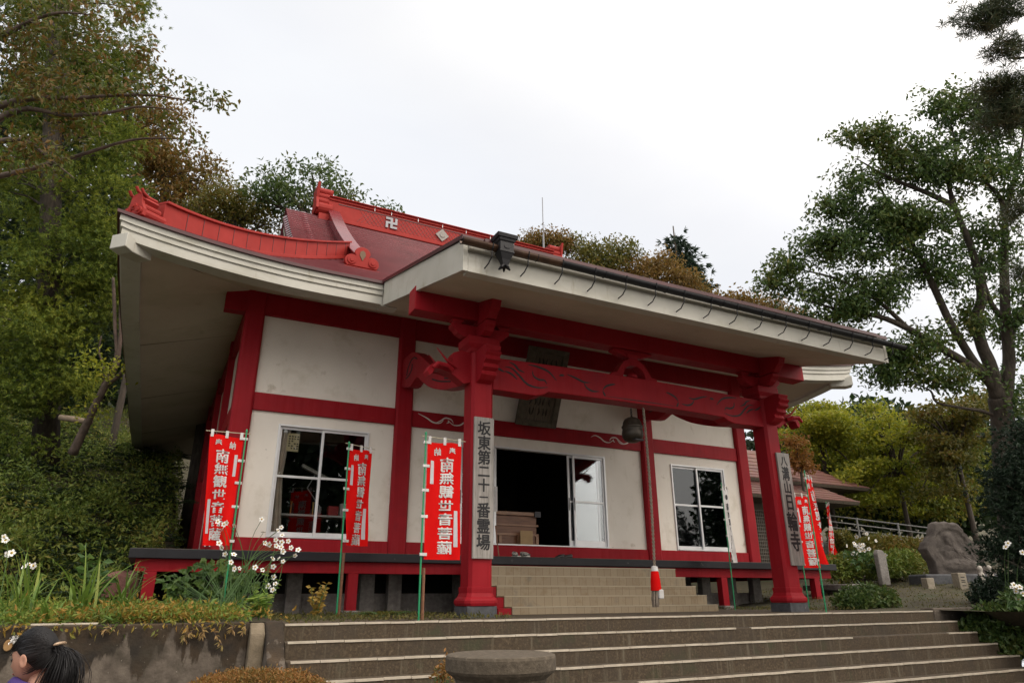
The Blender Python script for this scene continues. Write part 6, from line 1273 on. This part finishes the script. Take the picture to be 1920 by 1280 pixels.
    m.build('body', [skin, jacket, flat('trousers', (.03, .03, .05), .8), flat('eye_dark', (.02, .015, .012), .3), flat('lips', (.4, .13, .11), .5)], root, smooth=True)
    # hair: cap drawn back to a tail
    m = MB(); HV = []
    for jj in range(25):
        for i in range(40):
            th, ph = 2*math.pi*i/40, -math.pi/2+math.pi*jj/24; p = head_pt(th, ph, 1); back = (1-math.cos(th))/2; lim = .035 if back < .25 else (.035-.13*(back-.25)/.75 if back < .9 else -.07); s_ = 1.13 if p[2] > lim-.0 else .8; p = p*s_+np.array([0, -.006, .004])*(s_ > 1); HV.append(hp+Rm @ p)
    m.add(HV, [(jj*40+i, jj*40+(i+1) % 40, (jj+1)*40+(i+1) % 40, (jj+1)*40+i) for jj in range(24) for i in range(40)])
    tie = np.array([0, -.118, .01]); rq = np.random.default_rng(5)
    for q in range(1100):
        th = rq.uniform(-2.4, 2.4); ph = rq.uniform(-.6, 1.5); a_ = head_pt(th, ph, 1); 
        if a_[2] < (.03 if abs(th) < 1.5 else -.06): continue
        pts = []
        for t in np.linspace(0, 1, 8):
            v = a_*(1-t)+tie*t; n2 = v/np.array([.074, .094, .118]); l = np.linalg.norm(n2); v = v/max(l, .3)*1.14 if l < 1.14 else v; pts.append(hp+Rm @ (v+np.array([0, -.006, .004])))
        m.tube(pts, [.0006, .0013, .0014, .0014, .0014, .0013, .0012, .001], 3, cap=False)
    for q in range(520 if hairy else 0):
        o2 = rq.normal(0, .014, 3)*[1.2, .5, 1]; sp_ = rq.normal(0, .026, 3)*[1, .8, 0]; L_ = rq.uniform(.24, .36); base = hp+Rm @ (tie+o2*.6); out2 = Rm @ np.array([0, -1, 0]); d3 = Rm @ sp_
        pts = [base, base+out2*.035+np.array([0, 0, -.03])+d3*.6, base+out2*.05+np.array([0, 0, -.1])+d3*1.3, base+out2*.045+np.array([0, 0, -.62*L_])+d3*1.6, base+out2*(.03+.02*rq.random())+np.array([0, 0, -L_])+d3*1.4]
        m.tube(spl(pts, 9), [.0016, .0018, .0018, .0018, .0017, .0016, .0014, .001, .0005], 3, cap=False)
    m.build('hair', hairm, root, smooth=True)
    if hairy:
        c_ = hp+Rm @ (tie+np.array([0, .0, .018])); m = MB(); tq = Rm @ np.array([1., 0, 0]); ou = Rm @ np.array([0, -1, .2])
        pts = [c_+tq*math.sin(a2)*.04+ou*(math.cos(a2)*.02) for a2 in np.linspace(-1.5, 1.5, 12)]; m.tube(pts, [.002, .005, .007, .008, .008, .008, .008, .008, .008, .007, .005, .002], 6); m.build('hair_clip', flat('tortoise_clip', (.42, .3, .2), .3, .3), root, smooth=True)
    if scarf:
        m = MB(); m.tube([nb+rotm('Z', yaw) @ np.array([.075*math.cos(a2), .085*math.sin(a2)+.01, -.035+.02*math.sin(a2)]) for a2 in np.linspace(0, 6.283, 24)], .032, 9); m.build('collar', collar, root, smooth=True)
    return root
vz = rotm('Z', 0); fdir = -RT*.99+np.array([FW[0], FW[1], 0])*.06; yaw_ = math.atan2(-fdir[0], fdir[1])
person('woman with a long black ponytail and red jacket passing at the lower left', atD(64, 1232, 3.25), yaw_, R_(-14), flat('red_jacket', (.55, .02, .02), .8), flat('purple_collar', (.05, .025, .16), .8))
person('person in an orange top mostly cut off at the lower left corner', atD(-72, 1168, 2.75), yaw_+.9, 0, flat('orange_top', (.6, .17, .03), .8), None, False, False)

for lab, x, y, hh_, w_2 in (('tall dark tree in front of the hall mirrored in the left window', 8.5, -36, 17, 5.5), ('dark round tree in front of the hall mirrored in the left panes', -3, -38, 15, 6), ('broad dark tree in front of the hall mirrored low in the right window', 44, -30, 14, 5)):
    r = thing('facing_tree', lab, 'tree', (x, y, -1.4)); MB().tube([(x, y, -1.6), (x+.2, y, hh_*.6)], [.4, .2], 8).build('trunk', bark, r)
    c = unit(rng.normal(0, 1, (5000, 3)))*(rng.random((5000, 1))**.45)*np.array([w_2, w_2, hh_*.42])+np.array([x, y, hh_*.52]); MB().quads(leaf_quads(c, rng.normal(0, 1, c.shape), .75, .45)).build('crown', G_dark, r)
